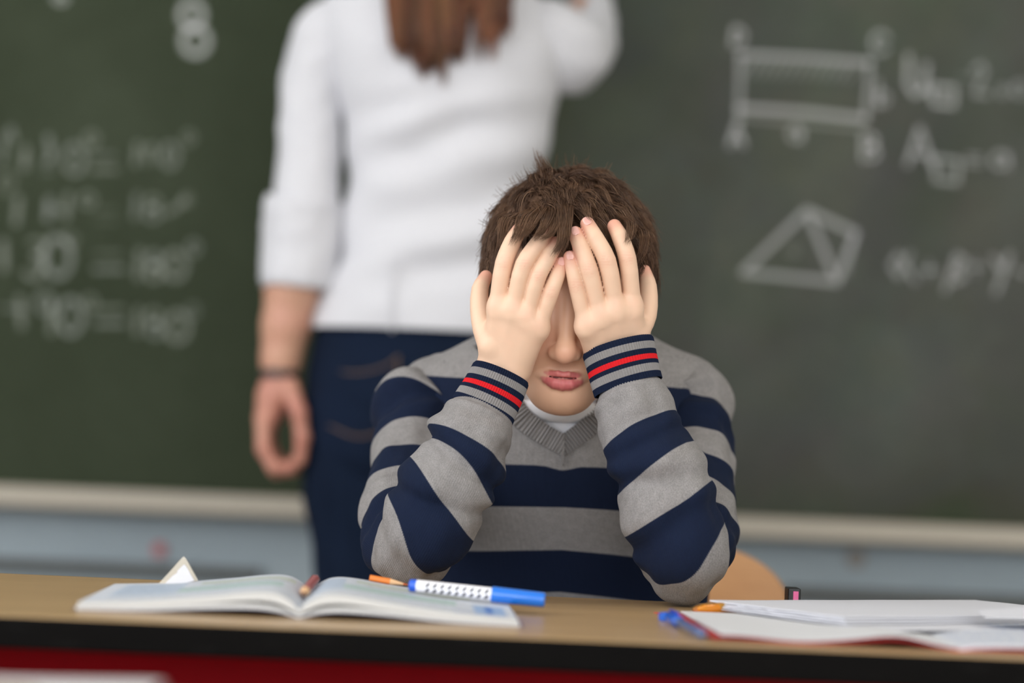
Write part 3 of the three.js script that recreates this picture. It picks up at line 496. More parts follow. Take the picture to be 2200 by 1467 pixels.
const handGeo = HANDS.map((H, k) => {
  const all = [...H.fingers.flat(), ...H.thumb, ...H.palm.flat()].map(Q), lo = V(9, 9, 9), hi = V(-9, -9, -9); for (const q of all) { lo.min(q); hi.max(q); } lo.subScalar(0.018); hi.addScalar(0.018); lo.y -= 0.012;
  const g = nets(handField[k], lo, hi, 0.0013), pip = H.fingers.map((c) => Q(c[1])), dip = H.fingers.map((c) => Q(c[2])), tips = [...H.fingers, H.thumb].map((c) => Q(c[3])), mcp = H.fingers.map((c) => Q(c[0]));
  const base = lin(230, 195, 167), pink = lin(222, 164, 140), red = lin(216, 144, 124);
  return paint(g, (x, y, z) => {
    let w = 0; for (const q of pip) { const d = Math.hypot(x - q.x, y - q.y, (z - q.z) * 0.4), s = Math.sin((y - q.y) * 2600 + noise(x * 300, y * 100, z * 100) * 2); w = Math.max(w, (1 - smooth(0.002, 0.0105, d)) * (0.26 + 0.36 * (s > 0.6 ? 1 : 0))); }
    for (const q of dip) w = Math.max(w, (1 - smooth(0.001, 0.008, Math.hypot(x - q.x, y - q.y, (z - q.z) * 0.4))) * 0.22);
    for (const q of mcp) w = Math.max(w, (1 - smooth(0.002, 0.012, Math.hypot(x - q.x, y - q.y, (z - q.z) * 0.3))) * 0.22);
    let r = 0; for (const q of tips) r = Math.max(r, 1 - smooth(0.004, 0.017, Math.hypot(x - q.x, y - q.y, z - q.z)));
    const n = noise(x * 220, y * 220, z * 220) * 0.05 + noise(x * 70, y * 70, z * 70) * 0.07;
    return [0, 1, 2].map((i) => mix(mix(base[i], pink[i], clamp(w + n + 0.1, 0, 1)), red[i], r * 0.75) * (1 + n * 0.4));
  });
});

// head in its own axes: y up, z out of the face
const HEAD_Q = new THREE.Quaternion().setFromEuler(new THREE.Euler(0.27, 0.0, -0.03, 'ZYX'));
const NOSE = V(0, -0.040, 0.1085), HS = 1.0456, HEAD_P = P(1214, 768, 2.085 + SH).sub(NOSE.clone().multiplyScalar(HS).applyQuaternion(HEAD_Q));
const toHead = (p) => p.clone().sub(HEAD_P).applyQuaternion(HEAD_Q.clone().invert()).divideScalar(HS), fromHead = (p) => p.clone().multiplyScalar(HS).applyQuaternion(HEAD_Q).add(HEAD_P);
const cranium = (() => { const a = ball(0, 0.022, -0.014, 0.0722, 0.0835, 0.090), b = ball(0, 0.030, 0.026, 0.060, 0.050, 0.048); return (x, y, z) => smin(a(x, y, z), b(x, y, z), 0.03); })();
const headField = (() => {
  const parts = [[ball(0, -0.032, 0.026, 0.057, 0.066, 0.054), 0.03], [ball(0, -0.0825, 0.062, 0.0185), 0.022]];
  for (const s of [-1, 1]) parts.push([bone(V(s * 0.046, -0.042, 0.0), V(s * 0.012, -0.0825, 0.060), 0.018, 0.0165), 0.02], [ball(s * 0.033, -0.036, 0.057, 0.024), 0.025], [ball(s * 0.030, 0.022, 0.066, 0.022, 0.011, 0.014), 0.015]);
  const nose = [[bone(V(0, 0.008, 0.0815), V(0, -0.034, 0.0975), 0.0058, 0.0078), 0.014], [ball(0, -0.0386, 0.0985, 0.0094), 0.008]];
  for (const s of [-1, 1]) nose.push([ball(s * 0.0092, -0.0414, 0.0892, 0.0058, 0.0060, 0.0082), 0.006]);
  const lid = [-1, 1].map((s) => ball(s * 0.030, 0.001, 0.0645, 0.0150, 0.0115, 0.0125)), sock = [-1, 1].map((s) => ball(s * 0.026, 0.003, 0.088, 0.017, 0.012, 0.012));
  const ch = (c) => { const m = [...c, ...c.slice(0, -1).reverse().map(([x, y, z, r]) => [-x, y, z, r])]; return m.slice(1).map((b, i) => bone(V(m[i][0], m[i][1], m[i][2]), V(b[0], b[1], b[2]), m[i][3], b[3])); };
  const up = ch([[-0.0215, -0.0645, 0.0745, 0.0010], [-0.0130, -0.0624, 0.0818, 0.0022], [-0.0046, -0.0606, 0.0862, 0.0029], [0, -0.0613, 0.0864, 0.0027]]);
  const low = ch([[-0.0212, -0.0650, 0.0745, 0.0010], [-0.0145, -0.0676, 0.0800, 0.0040], [-0.0072, -0.0698, 0.0838, 0.0054], [0, -0.0704, 0.0846, 0.0057]]);
  const gap = ch([[-0.0200, -0.0647, 0.0775, 0.0002], [-0.010, -0.0642, 0.0860, 0.0003], [0, -0.0641, 0.0889, 0.0008]]);
  const nostril = [-1, 1].map((s) => ball(s * 0.0066, -0.0478, 0.0925, 0.0034, 0.0034, 0.0046)), phil = bone(V(0, -0.050, 0.0945), V(0, -0.057, 0.0945), 0.0038, 0.0042);
  const ears = [-1, 1].map((s) => ball(s * 0.076, -0.010, -0.008, 0.007, 0.028, 0.017));
  const f = (x, y, z) => {
    let d = cranium(x, y, z); for (const [q, k] of parts) d = smin(d, q(x, y, z), k);
    for (const q of sock) d = smax(d, -q(x, y, z), 0.014);
    for (const q of lid) d = smin(d, q(x, y, z), 0.005);
    for (const [q, k] of nose) d = smin(d, q(x, y, z), k);
    let u = 1; for (const q of up) u = smin(u, q(x, y, z), 0.0008); d = smin(d, u, 0.0050);
    let l = 1; for (const q of low) l = smin(l, q(x, y, z), 0.0008); d = smin(d, l, 0.0042);
    d = smax(d, -phil(x, y, z), 0.004);
    for (const q of gap) d = smax(d, -q(x, y, z), 0.0014);
    for (const q of nostril) d = smax(d, -q(x, y, z), 0.0025);
    for (const q of ears) d = smin(d, q(x, y, z), 0.006);
    return d;
  };
  f.lips = (x, y, z) => { let u = 1; for (const q of [...up, ...low]) u = Math.min(u, q(x, y, z)); return u; };
  f.gap = (x, y, z) => { let u = 1; for (const q of gap) u = Math.min(u, q(x, y, z)); return u; };
  return f;
})();
const headGeo = (() => {
  const lo = V(-0.034, -0.092, 0.055), hi = V(0.034, -0.022, 0.118), inside = (x, y, z) => { const d = Math.min(x - lo.x, hi.x - x, y - lo.y, hi.y - y, z - lo.z); return smooth(0.001, 0.006, d); };
  const geos = [nets((x, y, z) => headField(x, y, z) + 0.0016 * inside(x, y, z), V(-0.10, -0.125, -0.115), V(0.10, 0.115, 0.125), 0.0022), nets(headField, lo, hi, 0.00085)];
  const skin = lin(222, 176, 146), lip = lin(204, 108, 108), rose = lin(212, 142, 120), dark = lin(84, 30, 30);
  for (const g of geos) {
    paint(g, (x, y, z) => {
      const l = headField.lips(x, y, z), w = 1 - smooth(0.0, 0.0016, l + noise(x * 300, y * 300, 1) * 0.0005), up = y > -0.0640 ? 0.92 : 1, mouth = 1 - smooth(0.0003, 0.0009, headField.gap(x, y, z) + 0.0002);
      const ck = Math.max(1 - smooth(0.01, 0.03, Math.hypot(Math.abs(x) - 0.034, y + 0.03)), 1 - smooth(0.003, 0.016, Math.hypot(x, y + 0.04, z - 0.105))) * 0.35, n = noise(x * 150, y * 150, z * 150) * 0.05 + noise(x * 60, y * 60, z * 60) * 0.06, st = 1 + 0.10 * noise(x * 900, y * 160, z * 100) * w;
      return [0, 1, 2].map((i) => mix(mix(mix(skin[i], rose[i], clamp(ck + n, 0, 1)), lip[i] * st, w * up), dark[i], mouth));
    });
    g.scale(HS, HS, HS).applyQuaternion(HEAD_Q).translate(HEAD_P.x, HEAD_P.y, HEAD_P.z);
  }
  return mergeGeometries(geos);
})();

// torso, arms and legs under the clothes
const T = { neck: P(1212, 800, 2.36), chest: P(1212, 960, 2.405), waist: P(1214, 1270, 2.46), hip: V(P(1214, 1300, 2.46).x, 0.535, -2.50) };
const torso = (() => {
  const c = T.chest, w = T.waist, h = T.hip, K = 1.5;
  const cap = (a, b, ra, rb, k = K) => { const f = bone(V(a.x, a.y, a.z * k), V(b.x, b.y, b.z * k), ra, rb); return (x, y, z) => f(x, y, z * k) * 0.8; };
  const parts = [[cap(V(c.x, c.y, c.z), w, 0.142, 0.136), 0.02], [cap(w, h, 0.136, 0.145), 0.05], [cap(P(1110, 935, 2.385), P(1310, 935, 2.385), 0.075, 0.075), 0.05],
    [bone(P(1110, 818, 2.375), P(935, 845, 2.40), M(72, 2.4), M(76, 2.4)), 0.03], [bone(P(1310, 818, 2.375), P(1482, 845, 2.40), M(60, 2.4), M(70, 2.4)), 0.03], [bone(P(1130, 850, 2.37), P(1290, 850, 2.37), 0.050, 0.050), 0.03]];
  return (x, y, z) => { let d = 1; for (const [f, k] of parts) d = smin(d, f(x, y, z), k); return d; };
})();
const ARMS = [
  [[1010, 838, 2.400, 66], [945, 852, 2.400, 86], [905, 880, 2.392, 96], [893, 950, 2.365, 92], [880, 1030, 2.325, 92], [868, 1100, 2.280, 93], [866, 1160, 2.232, 88], [882, 1192, 2.195, 76], [905, 1150, 2.174, 98], [945, 1070, 2.170, 102], [985, 990, 2.172, 94], [1014, 930, 2.178, 88], [1029, 902, 2.182, 80], [1036, 888, 2.184, 71], [1046, 866, 2.186, 54]],
  [[1400, 838, 2.400, 66], [1465, 852, 2.400, 84], [1482, 880, 2.392, 90], [1486, 950, 2.365, 88], [1490, 1030, 2.325, 88], [1492, 1100, 2.275, 90], [1488, 1170, 2.222, 92], [1474, 1212, 2.190, 80], [1462, 1170, 2.165, 104], [1436, 1085, 2.162, 104], [1408, 1005, 2.166, 94], [1380, 930, 2.174, 84], [1362, 868, 2.181, 84], [1356, 848, 2.184, 77], [1346, 818, 2.187, 58]]];
const armBones = ARMS.flatMap((a) => { const k = [1, 3, 5, 6, 7, 9, 14].map((i) => Q(a[i])), r = [0.030, 0.029, 0.027, 0.025, 0.022, 0.024, 0.019]; return k.slice(1).map((b, i) => bone(k[i], b, r[i], r[i + 1])); });
const neckBones = [bone(T.neck, fromHead(V(0, -0.045, -0.015)), 0.046, 0.046)];
const bodyGeo = (() => {
  const f = (x, y, z) => { let d = torso(x, y, z) + 0.012; for (const q of armBones) d = smin(d, q(x, y, z), 0.02); for (const q of neckBones) d = smin(d, q(x, y, z), 0.02); return d; };
  const g = nets(f, V(-0.25, 0.42, -2.66), V(0.38, 1.0, -2.04), 0.007), s = lin(226, 184, 156); return paint(g, () => s);
})();
const nb = (g) => { const q = g.toNonIndexed(); return q; };
mesh('body', place(mergeGeometries([...handGeo, headGeo, bodyGeo].map((g) => { g.deleteAttribute('uv'); return g; }))), skinMat, boy);
// nails
HANDS.forEach((H, k) => H.nails.forEach(([f, s]) => {
  const c = H.fingers[f], a = Q(c[2]), b = Q(c[3]), r = RR(c[3]), dir = b.clone().sub(a).normalize(), up = V(0, 0.15, 1); up.addScaledVector(dir, -up.dot(dir)).normalize(); const side = V().crossVectors(dir, up);
  const at = b.clone().addScaledVector(dir, -r * 0.05).addScaledVector(up, 0);
  const g = sheet(12, 12, (u, v) => { const A = (u - 0.5) * 1.5, e = 2 * v - 1, w = r * 0.68 * Math.max(0.12, 1 - Math.abs(e) ** 3.2) ** 0.42; const q = at.clone().addScaledVector(dir, e * r * 0.72).addScaledVector(side, Math.sin(A) * w).addScaledVector(up, r * (0.98 - (1 - Math.cos(A)) * 0.55 - 0.10 * Math.max(0, e) ** 2 - 0.0 )); return onto(handField[k], q, 0.00035 + 0.0003 * (1 - Math.abs(2 * u - 1)), 5); }, 0.0003);
  mesh('fingernail', place(g), std(rgb(232, 178, 166), 0.25, { clearcoat: 0.4 }), boy);
}));

// sweater
const NAVY = [22, 31, 52], GREY = [136, 133, 132];
const knit = (x, y, c, k) => { const h = noise(x * 0.9, y * 0.9, 3 + k) * 0.22 + noise(x * 0.37, y * 0.5, 9 + k) * 0.16 + noise(x * 2.3, y * 0.4, 5) * 0.10 + noise(x * 0.05, y * 0.06, 7 + k) * 0.05, w = c === GREY ? 1 : 0.55; return c.map((q) => q * (1 + h * w)); };
const knitBump = dataTexture(128, 128, (u, v, x, y) => { const a = Math.abs(((x / 8) % 1) - 0.5) * 2, b = 0.5 + 0.5 * Math.sin(((y / 6) + a * 0.8) * Math.PI * 2), n = 150 * (0.35 + 0.65 * a) * (0.6 + 0.4 * b) + noise(x * 0.7, y * 0.7, 2) * 30; return [n, n, n]; }, { srgb: false });
const SL = 0.60;                                            // metres of sleeve in the stripe texture
function stripeTexture(bounds, first, seed) {               // bounds: places (0..SL) where the yarn changes
  return dataTexture(256, 1536, (u, v, x, y) => { const s = v * SL + ((x % 4) < 2 ? 0.0004 : 0); let c = first; for (const b of bounds) if (s > b) c = c === NAVY ? GREY : NAVY; return knit(x, y, c, seed); });
}
const wool = (map, ru, rv) => { const b = knitBump.clone(); b.repeat.set(ru, rv); b.needsUpdate = true; return std(0xffffff, 0.92, { map, bumpMap: b, bumpScale: 0.0006, specularIntensity: 0.25, sheen: 0.06, sheenColor: new THREE.Color(0.6, 0.6, 0.65), sheenRoughness: 0.6 }); };
const sweater = new THREE.Group(); sweater.name = 'sweater'; boy.add(sweater);
// torso panel: stripes follow height, read at the front of the chest
const rows = [[700, GREY], [818, NAVY], [876, GREY], [1000, NAVY], [1087, GREY], [1180, NAVY], [1272, GREY], [1365, NAVY], [1455, GREY], [1545, NAVY]];
const yOf = (py) => P(1212, py, 2.33).y;
{
  const vee = (() => { const tip = P(1210, 946, 2.31), l = P(1110, 838, 2.33), r = P(1297, 842, 2.33), nl = V(-(tip.y - l.y), tip.x - l.x, 0).normalize(), nr = V(-(r.y - tip.y), r.x - tip.x, 0).normalize(); return (x, y, z) => { const a = (x - tip.x) * nl.x + (y - tip.y) * nl.y, b = (x - tip.x) * nr.x + (y - tip.y) * nr.y; return Math.max(-Math.min(a, b), z < -2.365 ? (-2.365 - z) * 0.7 + 0 : -1); }; })();
  const hole = bone(P(1208, 830, 2.36), P(1208, 700, 2.345), 0.066, 0.07);
  const fold = (x, y, z) => 0.0022 * noise(x * 22, y * 9 + 3, z * 14) + 0.003 * Math.sin(y * 95 + x * 40 + 2 * noise(x * 9, y * 9, 1)) * smooth(0.09, 0.16, Math.abs(x - T.chest.x)) * smooth(yOf(1180), yOf(1000), y) * 0.8;
  const f = (x, y, z) => { const d = torso(x, y, z) + fold(x, y, z); return Math.max(d, -vee(x, y, z) , -hole(x, y, z), -(d + 0.006)); };
  const g = nets(f, V(-0.22, 0.43, -2.66), V(0.36, 1.0, -2.15), 0.0036), p = g.attributes.position, uv = new Float32Array(p.count * 2), ys = rows.map(([y]) => yOf(y));
  const tex = stripeTexture(rows.slice(1).map((_, i) => (i + 1) * 0.05), GREY, 1);
  for (let i = 0; i < p.count; i++) {
    const x = p.getX(i), y0 = p.getY(i) + 0.012 * Math.abs(x - T.chest.x) / 0.15 * smooth(yOf(960), yOf(1300), p.getY(i)), y = y0 - 0.004 * noise(x * 9, 2, 5) - (0.004 * Math.exp(-(((x - P(1210, 960, 2.31).x) / 0.012) ** 2)) * (Math.abs(y0 - yOf(1000)) < 0.02 ? -1 : 0));
    let k = 0; while (k < ys.length - 2 && y < ys[k + 1]) k++; const s = (k + clamp((ys[k] - y) / (ys[k] - ys[k + 1]), 0, 1.9)) * 0.05;
    uv[i * 2] = (x + p.getZ(i) * 0.7) / 0.1; uv[i * 2 + 1] = s / SL;
  }
  g.setAttribute('uv', new THREE.BufferAttribute(uv, 2)); mesh('front_and_back', place(g), wool(tex, 1, 6), sweater);
  // ribbed collar along the V
  const outer = (x, y, z) => torso(x, y, z), lf = [P(1150, 800, 2.40), P(1114, 838, 2.34), P(1138, 884, 2.32), P(1172, 911, 2.315), P(1211, 934, 2.31), P(1262, 964, 2.31)], rt = [P(1280, 800, 2.40), P(1292, 842, 2.34), P(1268, 884, 2.32), P(1246, 906, 2.315), P(1209, 934, 2.31), P(1160, 966, 2.31)];
  const rib = dataTexture(256, 32, (u, v, x, y) => GREY.map((q) => q * (1 + noise(x * 0.8, y * 0.8, 2) * 0.12)));
  rib.repeat.set(3.2, 1);
  const cm = std(0xffffff, 0.92, { map: rib, specularIntensity: 0.25 });
  for (const [path, s] of [[lf, 1], [rt, -1]]) {
    const c = new THREE.CatmullRomCurve3(path);
    mesh('collar_band', place(sheet(420, 8, (u, v) => {
      const q = c.getPointAt(u), t = c.getTangentAt(u), n = grad(outer, q, 0.004), w = V().crossVectors(n, t).normalize().multiplyScalar(-s); // w points away from the neck
      const a = q.clone().addScaledVector(w, -0.001 + v * 0.0195); if (s > 0 ? a.x > P(1210, 962, 2.31).x : a.x < P(1210, 962, 2.31).x) a.x = P(1210, 962, 2.31).x; return onto(outer, a, 0.0030 + 0.0010 * Math.sin(v * Math.PI) + 0.0014 * Math.cos(u * Math.PI * 2 * 51), 6);
    }, 0.0012)), cm, sweater);
  }
}
// sleeves
const SIDE = [[V(0.91, -0.41, 0), 0.50], [V(-0.949, -0.316, 0), 0.27]];
ARMS.forEach((arm, k) => {
  const pts = arm.map((a) => ({ p: Q(a), r: RR(a) })), total = new THREE.CatmullRomCurve3(pts.map((q) => q.p), false, 'centripetal').getLength(), [side, skew] = SIDE[k];
  const E = k ? 0.0 : 0.0;
  const first = k ? 0.067 : 0.064, last = total - (k ? 0.038 : 0.031), step = (last - first) / 9, bounds = []; for (let i = 0; i <= 9; i++) bounds.push(first + step * i - (i ? 0 : 0.007) - (k ? [0.006, 0.008, 0.011][i - 7] ?? 0 : i === 9 ? 0.015 : 0) + (k ? 0.004 * smooth(4, 6, i) * (1 - smooth(7, 8.5, i)) : 0.017 * smooth(4, 6, i) * (1 - 0.25 * smooth(7, 8, i) - 0.75 * smooth(8, 9, i))));
  const fold = (a, u, t) => {
    const w = noise(Math.cos(u) * 1.3 + k * 9, Math.sin(u) * 1.3, a * 24) * 0.0058 + noise(Math.cos(u) * 2.2, Math.sin(u) * 2.2 + k, a * 48) * 0.0020, cr = (a0, ph, wd, dp) => { const d = a - (total - a0) - 0.010 * Math.sin(u + ph); return -dp * Math.exp(-((d / wd) ** 2)) + dp * 0.6 * Math.exp(-(((d - wd * 2.2) / (wd * 1.6)) ** 2)); };
    const cuff = smooth(total - 0.085, total - 0.03, a) * Math.sin(a * 230 + Math.sin(u) * 1.6 + k) * 0.0026, pit = (1 - smooth(0.05, 0.13, a)) * Math.sin(a * 150 + Math.cos(u + 1) * 2) * 0.0050;
    const bend = Math.exp(-(((a - total * 0.55) / 0.045) ** 2)) * Math.sin(a * 210 + Math.sin(u * 2) * 1.5) * 0.0022;
    return (1 - smooth(total - 0.03, total - 0.012, a)) * (w + cuff * 0.6) + pit + bend + cr(0.062, k ? 2.0 : 0.5, 0.006, k ? 0.003 : 0.006) + cr(0.10, k ? 0.4 : 2.5, 0.008, 0.0048) + cr(0.145, k ? 3.4 : 1.0, 0.009, 0.0042);
  };
  const g = sweep(pts, 200, 96, { disp: fold, caps: true, uScale: 2.7, stripe: (a, o) => (a + skew * smooth(total * 0.5, total * 0.66, a) * (1 - (k ? 0.3 : 1) * smooth(total - 0.085, total - 0.035, a)) * o.dot(side) + 0.25 * (1 - smooth(total * 0.3, total * 0.5, a)) * (k ? -1 : 1) * o.x * 0.5) / SL });
  mesh('sleeve', place(g), wool(stripeTexture(bounds, GREY, 3 + k), 3, 7), sweater);
});
// ribbed cuffs
const CUFF = [[0.155, NAVY], [0.325, GREY], [0.455, NAVY], [0.575, [206, 36, 42]], [0.675, NAVY], [0.85, GREY], [1, NAVY]];
const cuffTex = dataTexture(64, 256, (u, v, x, y) => { let c = NAVY; for (const [e, q] of CUFF) { if (v <= e) { c = q; break; } } const n = 1 + noise(x * 0.9, y * 0.9, 4) * 0.08; return c.map((q) => q * n); });
[[[1076, 799, 2.191, 63], [1058, 842, 2.188, 66], [1037, 886, 2.185, 70]], [[1325, 742, 2.191, 78], [1338, 786, 2.188, 76], [1352, 832, 2.185, 75]]].forEach((c, k) => {
  const g = sweep(c.map((a) => ({ p: Q(a), r: RR(a) })), 40, 420, { ref: V(0, 0, 1), flat: () => [0.90, 1], uScale: 1, disp: (a, u, t) => 0.00065 * Math.cos(u * 76) + 0.0008 * Math.sin(u * 3 + t * 3) - 0.0012 * (1 - smooth(0, 0.06, t)), stripe: (a, o, t) => t });
  const tubeIn = g.clone(); mesh('cuff', place(g), std(0xffffff, 0.9, { map: cuffTex, specularIntensity: 0.25 }), sweater);
});
{ // white T-shirt in the neckline
  const t = new THREE.Group(); t.name = 't_shirt'; boy.add(t); const wm = std(rgb(238, 239, 244), 0.85);
  const f = (x, y, z) => Math.max(torso(x, y, z) + 0.0052, y - P(1210, 836, 2.31).y, P(1210, 1050, 2.31).y - y);
  mesh('chest', place(nets(f, V(-0.22, 0.75, -2.6), V(0.36, 1.0, -2.18), 0.004)), wm, t);
  const ring = []; for (let i = 0; i <= 40; i++) { const a = Math.PI + i / 40 * Math.PI * 2, q = P(1208, 838, 2.365).add(V(Math.sin(a) * 0.070, -0.008 - Math.cos(a) * 0.016, Math.cos(a) * 0.058)); ring.push({ p: q, r: 0.011 }); }
  mesh('neck_band', place(sweep(ring, 120, 16, { ref: V(0, 0, 1), flat: () => [0.45, 1] })), wm, t);
}
{ // trousers and shoes under the desk
  const jm = std(rgb(52, 58, 74), 0.9), legs = [];
  for (const s of [-1, 1]) legs.push(sweep([{ p: V(BO.x + s * 0.06, 0.485, -2.53), r: 0.085 }, { p: V(BO.x + s * 0.085, 0.475, -2.42), r: 0.075 }, { p: V(BO.x + s * 0.10, 0.468, -2.20), r: 0.062 }, { p: V(BO.x + s * 0.10, 0.40, -2.135), r: 0.056 }, { p: V(BO.x + s * 0.10, 0.25, -2.16), r: 0.052 }, { p: V(BO.x + s * 0.10, 0.07, -2.19), r: 0.046 }], 50, 24, { caps: true }));
  mesh('trousers', place(join(legs)), jm, boy);
  for (const s of [-1, 1]) mesh('shoe', place(nets(((a, b) => (x, y, z) => Math.max(smin(a(x, y, z), b(x, y, z), 0.03), 0.001 - y))(bone(V(BO.x + s * 0.10, 0.035, -2.20), V(BO.x + s * 0.115, 0.026, -2.05), 0.040, 0.030), bone(V(BO.x + s * 0.10, 0.05, -2.19), V(BO.x + s * 0.10, 0.08, -2.19), 0.04, 0.042)), V(BO.x + s * 0.10 - 0.08, -0.02, -2.28), V(BO.x + s * 0.10 + 0.09, 0.14, -1.98), 0.006)), std(rgb(60, 60, 66), 0.6), boy);
}
// hair: locks of fine tapered strands
function strandMesh(strands, sides = 3) {                   // strands: {pts: [Vector3], r, c: [r,g,b]}
  let nv = 0, nt = 0; for (const s of strands) { nv += s.pts.length * sides; nt += (s.pts.length - 1) * sides * 2; }
  const pos = new Float32Array(nv * 3), nor = new Float32Array(nv * 3), col = new Float32Array(nv * 3), idx = new Uint32Array(nt * 3); let v = 0, q = 0; const a = V(), b = V(), t = V(), o = V();
  for (const s of strands) {
    const n = s.pts.length, v0 = v;
    for (let i = 0; i < n; i++) {
      t.copy(s.pts[Math.min(i + 1, n - 1)]).sub(s.pts[Math.max(i - 1, 0)]).normalize(); a.set(t.y, t.z, t.x).addScaledVector(t, -(t.y * t.x + t.z * t.y + t.x * t.z)).normalize(); b.crossVectors(t, a);
      const r = s.r * (i === n - 1 ? 0.12 : 1 - 0.55 * (i / (n - 1)) ** 1.6);
      for (let j = 0; j < sides; j++) { const u = j / sides * Math.PI * 2; o.copy(a).multiplyScalar(Math.cos(u)).addScaledVector(b, Math.sin(u)); pos.set([s.pts[i].x + o.x * r, s.pts[i].y + o.y * r, s.pts[i].z + o.z * r], v * 3); nor.set([o.x, o.y, o.z], v * 3); col.set(s.c, v * 3); v++; }
    }
    for (let i = 0; i < n - 1; i++) for (let j = 0; j < sides; j++) { const p = v0 + i * sides + j, p2 = v0 + i * sides + (j + 1) % sides; idx.set([p, p2 + sides, p + sides, p, p2, p2 + sides], q); q += 6; }
  }
  const g = new THREE.BufferGeometry(); g.setAttribute('position', new THREE.BufferAttribute(pos, 3)); g.setAttribute('normal', new THREE.BufferAttribute(nor, 3)); g.setAttribute('color', new THREE.BufferAttribute(col, 3)); g.setIndex(new THREE.BufferAttribute(idx, 1)); return g;
}
const hairMat = std(0xffffff, 0.42, { vertexColors: true, specularIntensity: 0.6 });
{
  const R = rng(77), CROWN = V(-0.008, 0.088, -0.045);
  const hairline = (p) => {                                 // > 0 where hair grows (head axes)
    const az = Math.atan2(Math.abs(p.x), p.z);              // 0 = front, pi = back
    const lim = az < 0.75 ? mix(0.058, 0.050, az / 0.75) : az < 1.2 ? mix(0.050, 0.000, (az - 0.75) / 0.45) : az < 1.75 ? mix(0.0, -0.022, (az - 1.2) / 0.55) : az < 2.2 ? mix(-0.005, -0.045, (az - 1.75) / 0.45) : -0.06;
    return p.y - lim;
  };
  const rootAt = () => { for (;;) { const a = R() * Math.PI * 2, y = R() * 2 - 1, c = Math.sqrt(1 - y * y), p = V(Math.cos(a) * c * 0.08, 0.02 + y * 0.085, Math.sin(a) * c * 0.09 - 0.01); onto(cranium, p, 0.0, 4); if (hairline(p) > 0) return p; } };
  const hands = (p) => { const w = fromHead(p); let best = 1, f = null; for (const h of handField) { const d = h(w.x, w.y, w.z); if (d < best) { best = d; f = h; } } return [best, f, w]; };
  const grow = (root, opts) => {
    const n = 8, pts = [root.clone()], N0 = grad(cranium, root), away = root.clone().sub(CROWN); away.addScaledVector(N0, -away.dot(N0)); away.normalize();
    const front = smooth(0.0, 0.05, root.z) * smooth(0.03, 0.07, root.y), sideways = smooth(0.035, 0.065, Math.abs(root.x));
    const whorl = V().crossVectors(N0, away).multiplyScalar(0.35 * (1 - sideways)); const flow = away.add(whorl).add(V(0, -0.9 * sideways - 0.1, 0)).add(V(opts.turn * (1 - 0.55 * sideways), opts.rise, opts.turn2 * 0.6)).normalize();
    let p = root.clone(), lift = opts.lift; const st = opts.len / (n - 1);
    for (let i = 1; i < n; i++) {
      const N = grad(cranium, p), f = flow.clone().addScaledVector(N, -flow.dot(N)).normalize(), t = i / (n - 1);
      const d = f.multiplyScalar(1).addScaledVector(N, lift * (1 - t * 1.35)).add(V(0, -0.22 * t, 0)).add(V(opts.curl * Math.sin(t * 5 + opts.ph), 0, opts.curl * Math.cos(t * 5 + opts.ph)).multiplyScalar(0.6)).normalize();
      p = p.clone().addScaledVector(d, st); const h = cranium(p.x, p.y, p.z), min = 0.0015 + 0.007 * Math.min(1, t * 2) * opts.puff; if (h < min) p.addScaledVector(N, min - h);
      if (p.z > 0.0 && p.y < 0.07) { const [hd, hf, w] = hands(p); if (hd < 0.0012 && hf) { const g = grad(hf, w); p.add(g.multiplyScalar(0.0014 - hd).applyQuaternion(HEAD_Q.clone().invert())); } }
      pts.push(p);
    }
    return pts;
  };
  const guides = [];
  for (let i = 0; i < 900; i++) {
    const r = rootAt(), sd = smooth(0.03, 0.06, Math.abs(r.x)), fr = smooth(0.02, 0.05, r.z), top = smooth(0.06, 0.085, r.y);
    const o = { len: mix(0.034, 0.038, fr) * (fr > 0.5 && Math.abs(r.x) < 0.03 ? 0.8 : 1) * (0.75 + R() * 0.55) * (1 - 0.2 * sd), lift: (0.45 + R() * 0.6) * mix(1, 0.8, sd) + top * 0.6 * R(), turn: (R() - 0.5) * 1.5, turn2: (R() - 0.5) * 1.2, rise: (R() - 0.5) * 0.5, curl: (R() - 0.5) * 0.7, ph: R() * 6, puff: 0.6 + R() * 0.9 };
    if (R() < 0.05) { o.lift += 0.9; o.len *= 1.15; }
    guides.push({ r, o, pts: grow(r, o), tone: R() });
  }
  // the tuft that stands up at the crown, and the forelock between the hands
  const near = (target, n) => guides.map((g) => [g.r.distanceTo(target), g]).sort((a, b) => a[0] - b[0]).slice(0, n).map((q) => q[1]);
  const world = (px, py, z) => onto(cranium, toHead(P(px, py, z)), 0, 10);
  for (const g of near(world(1165, 372, 2.17 + SH), 5)) { g.o.lift = 2.4; g.o.rise = 1.6; g.o.len = 0.034; g.o.turn = -0.5; g.o.puff = 1; g.pts = grow(g.r, g.o); }
  const strands = [], N = 30000, cells = new Map(), key = (p) => `${Math.floor(p.x / 0.014)},${Math.floor(p.y / 0.014)},${Math.floor(p.z / 0.014)}`;
  guides.forEach((g) => { const k = key(g.r); (cells.get(k) ?? cells.set(k, []).get(k)).push(g); });
  const c0 = lin(70, 49, 37), c1 = lin(138, 104, 78), c2 = lin(166, 132, 104);
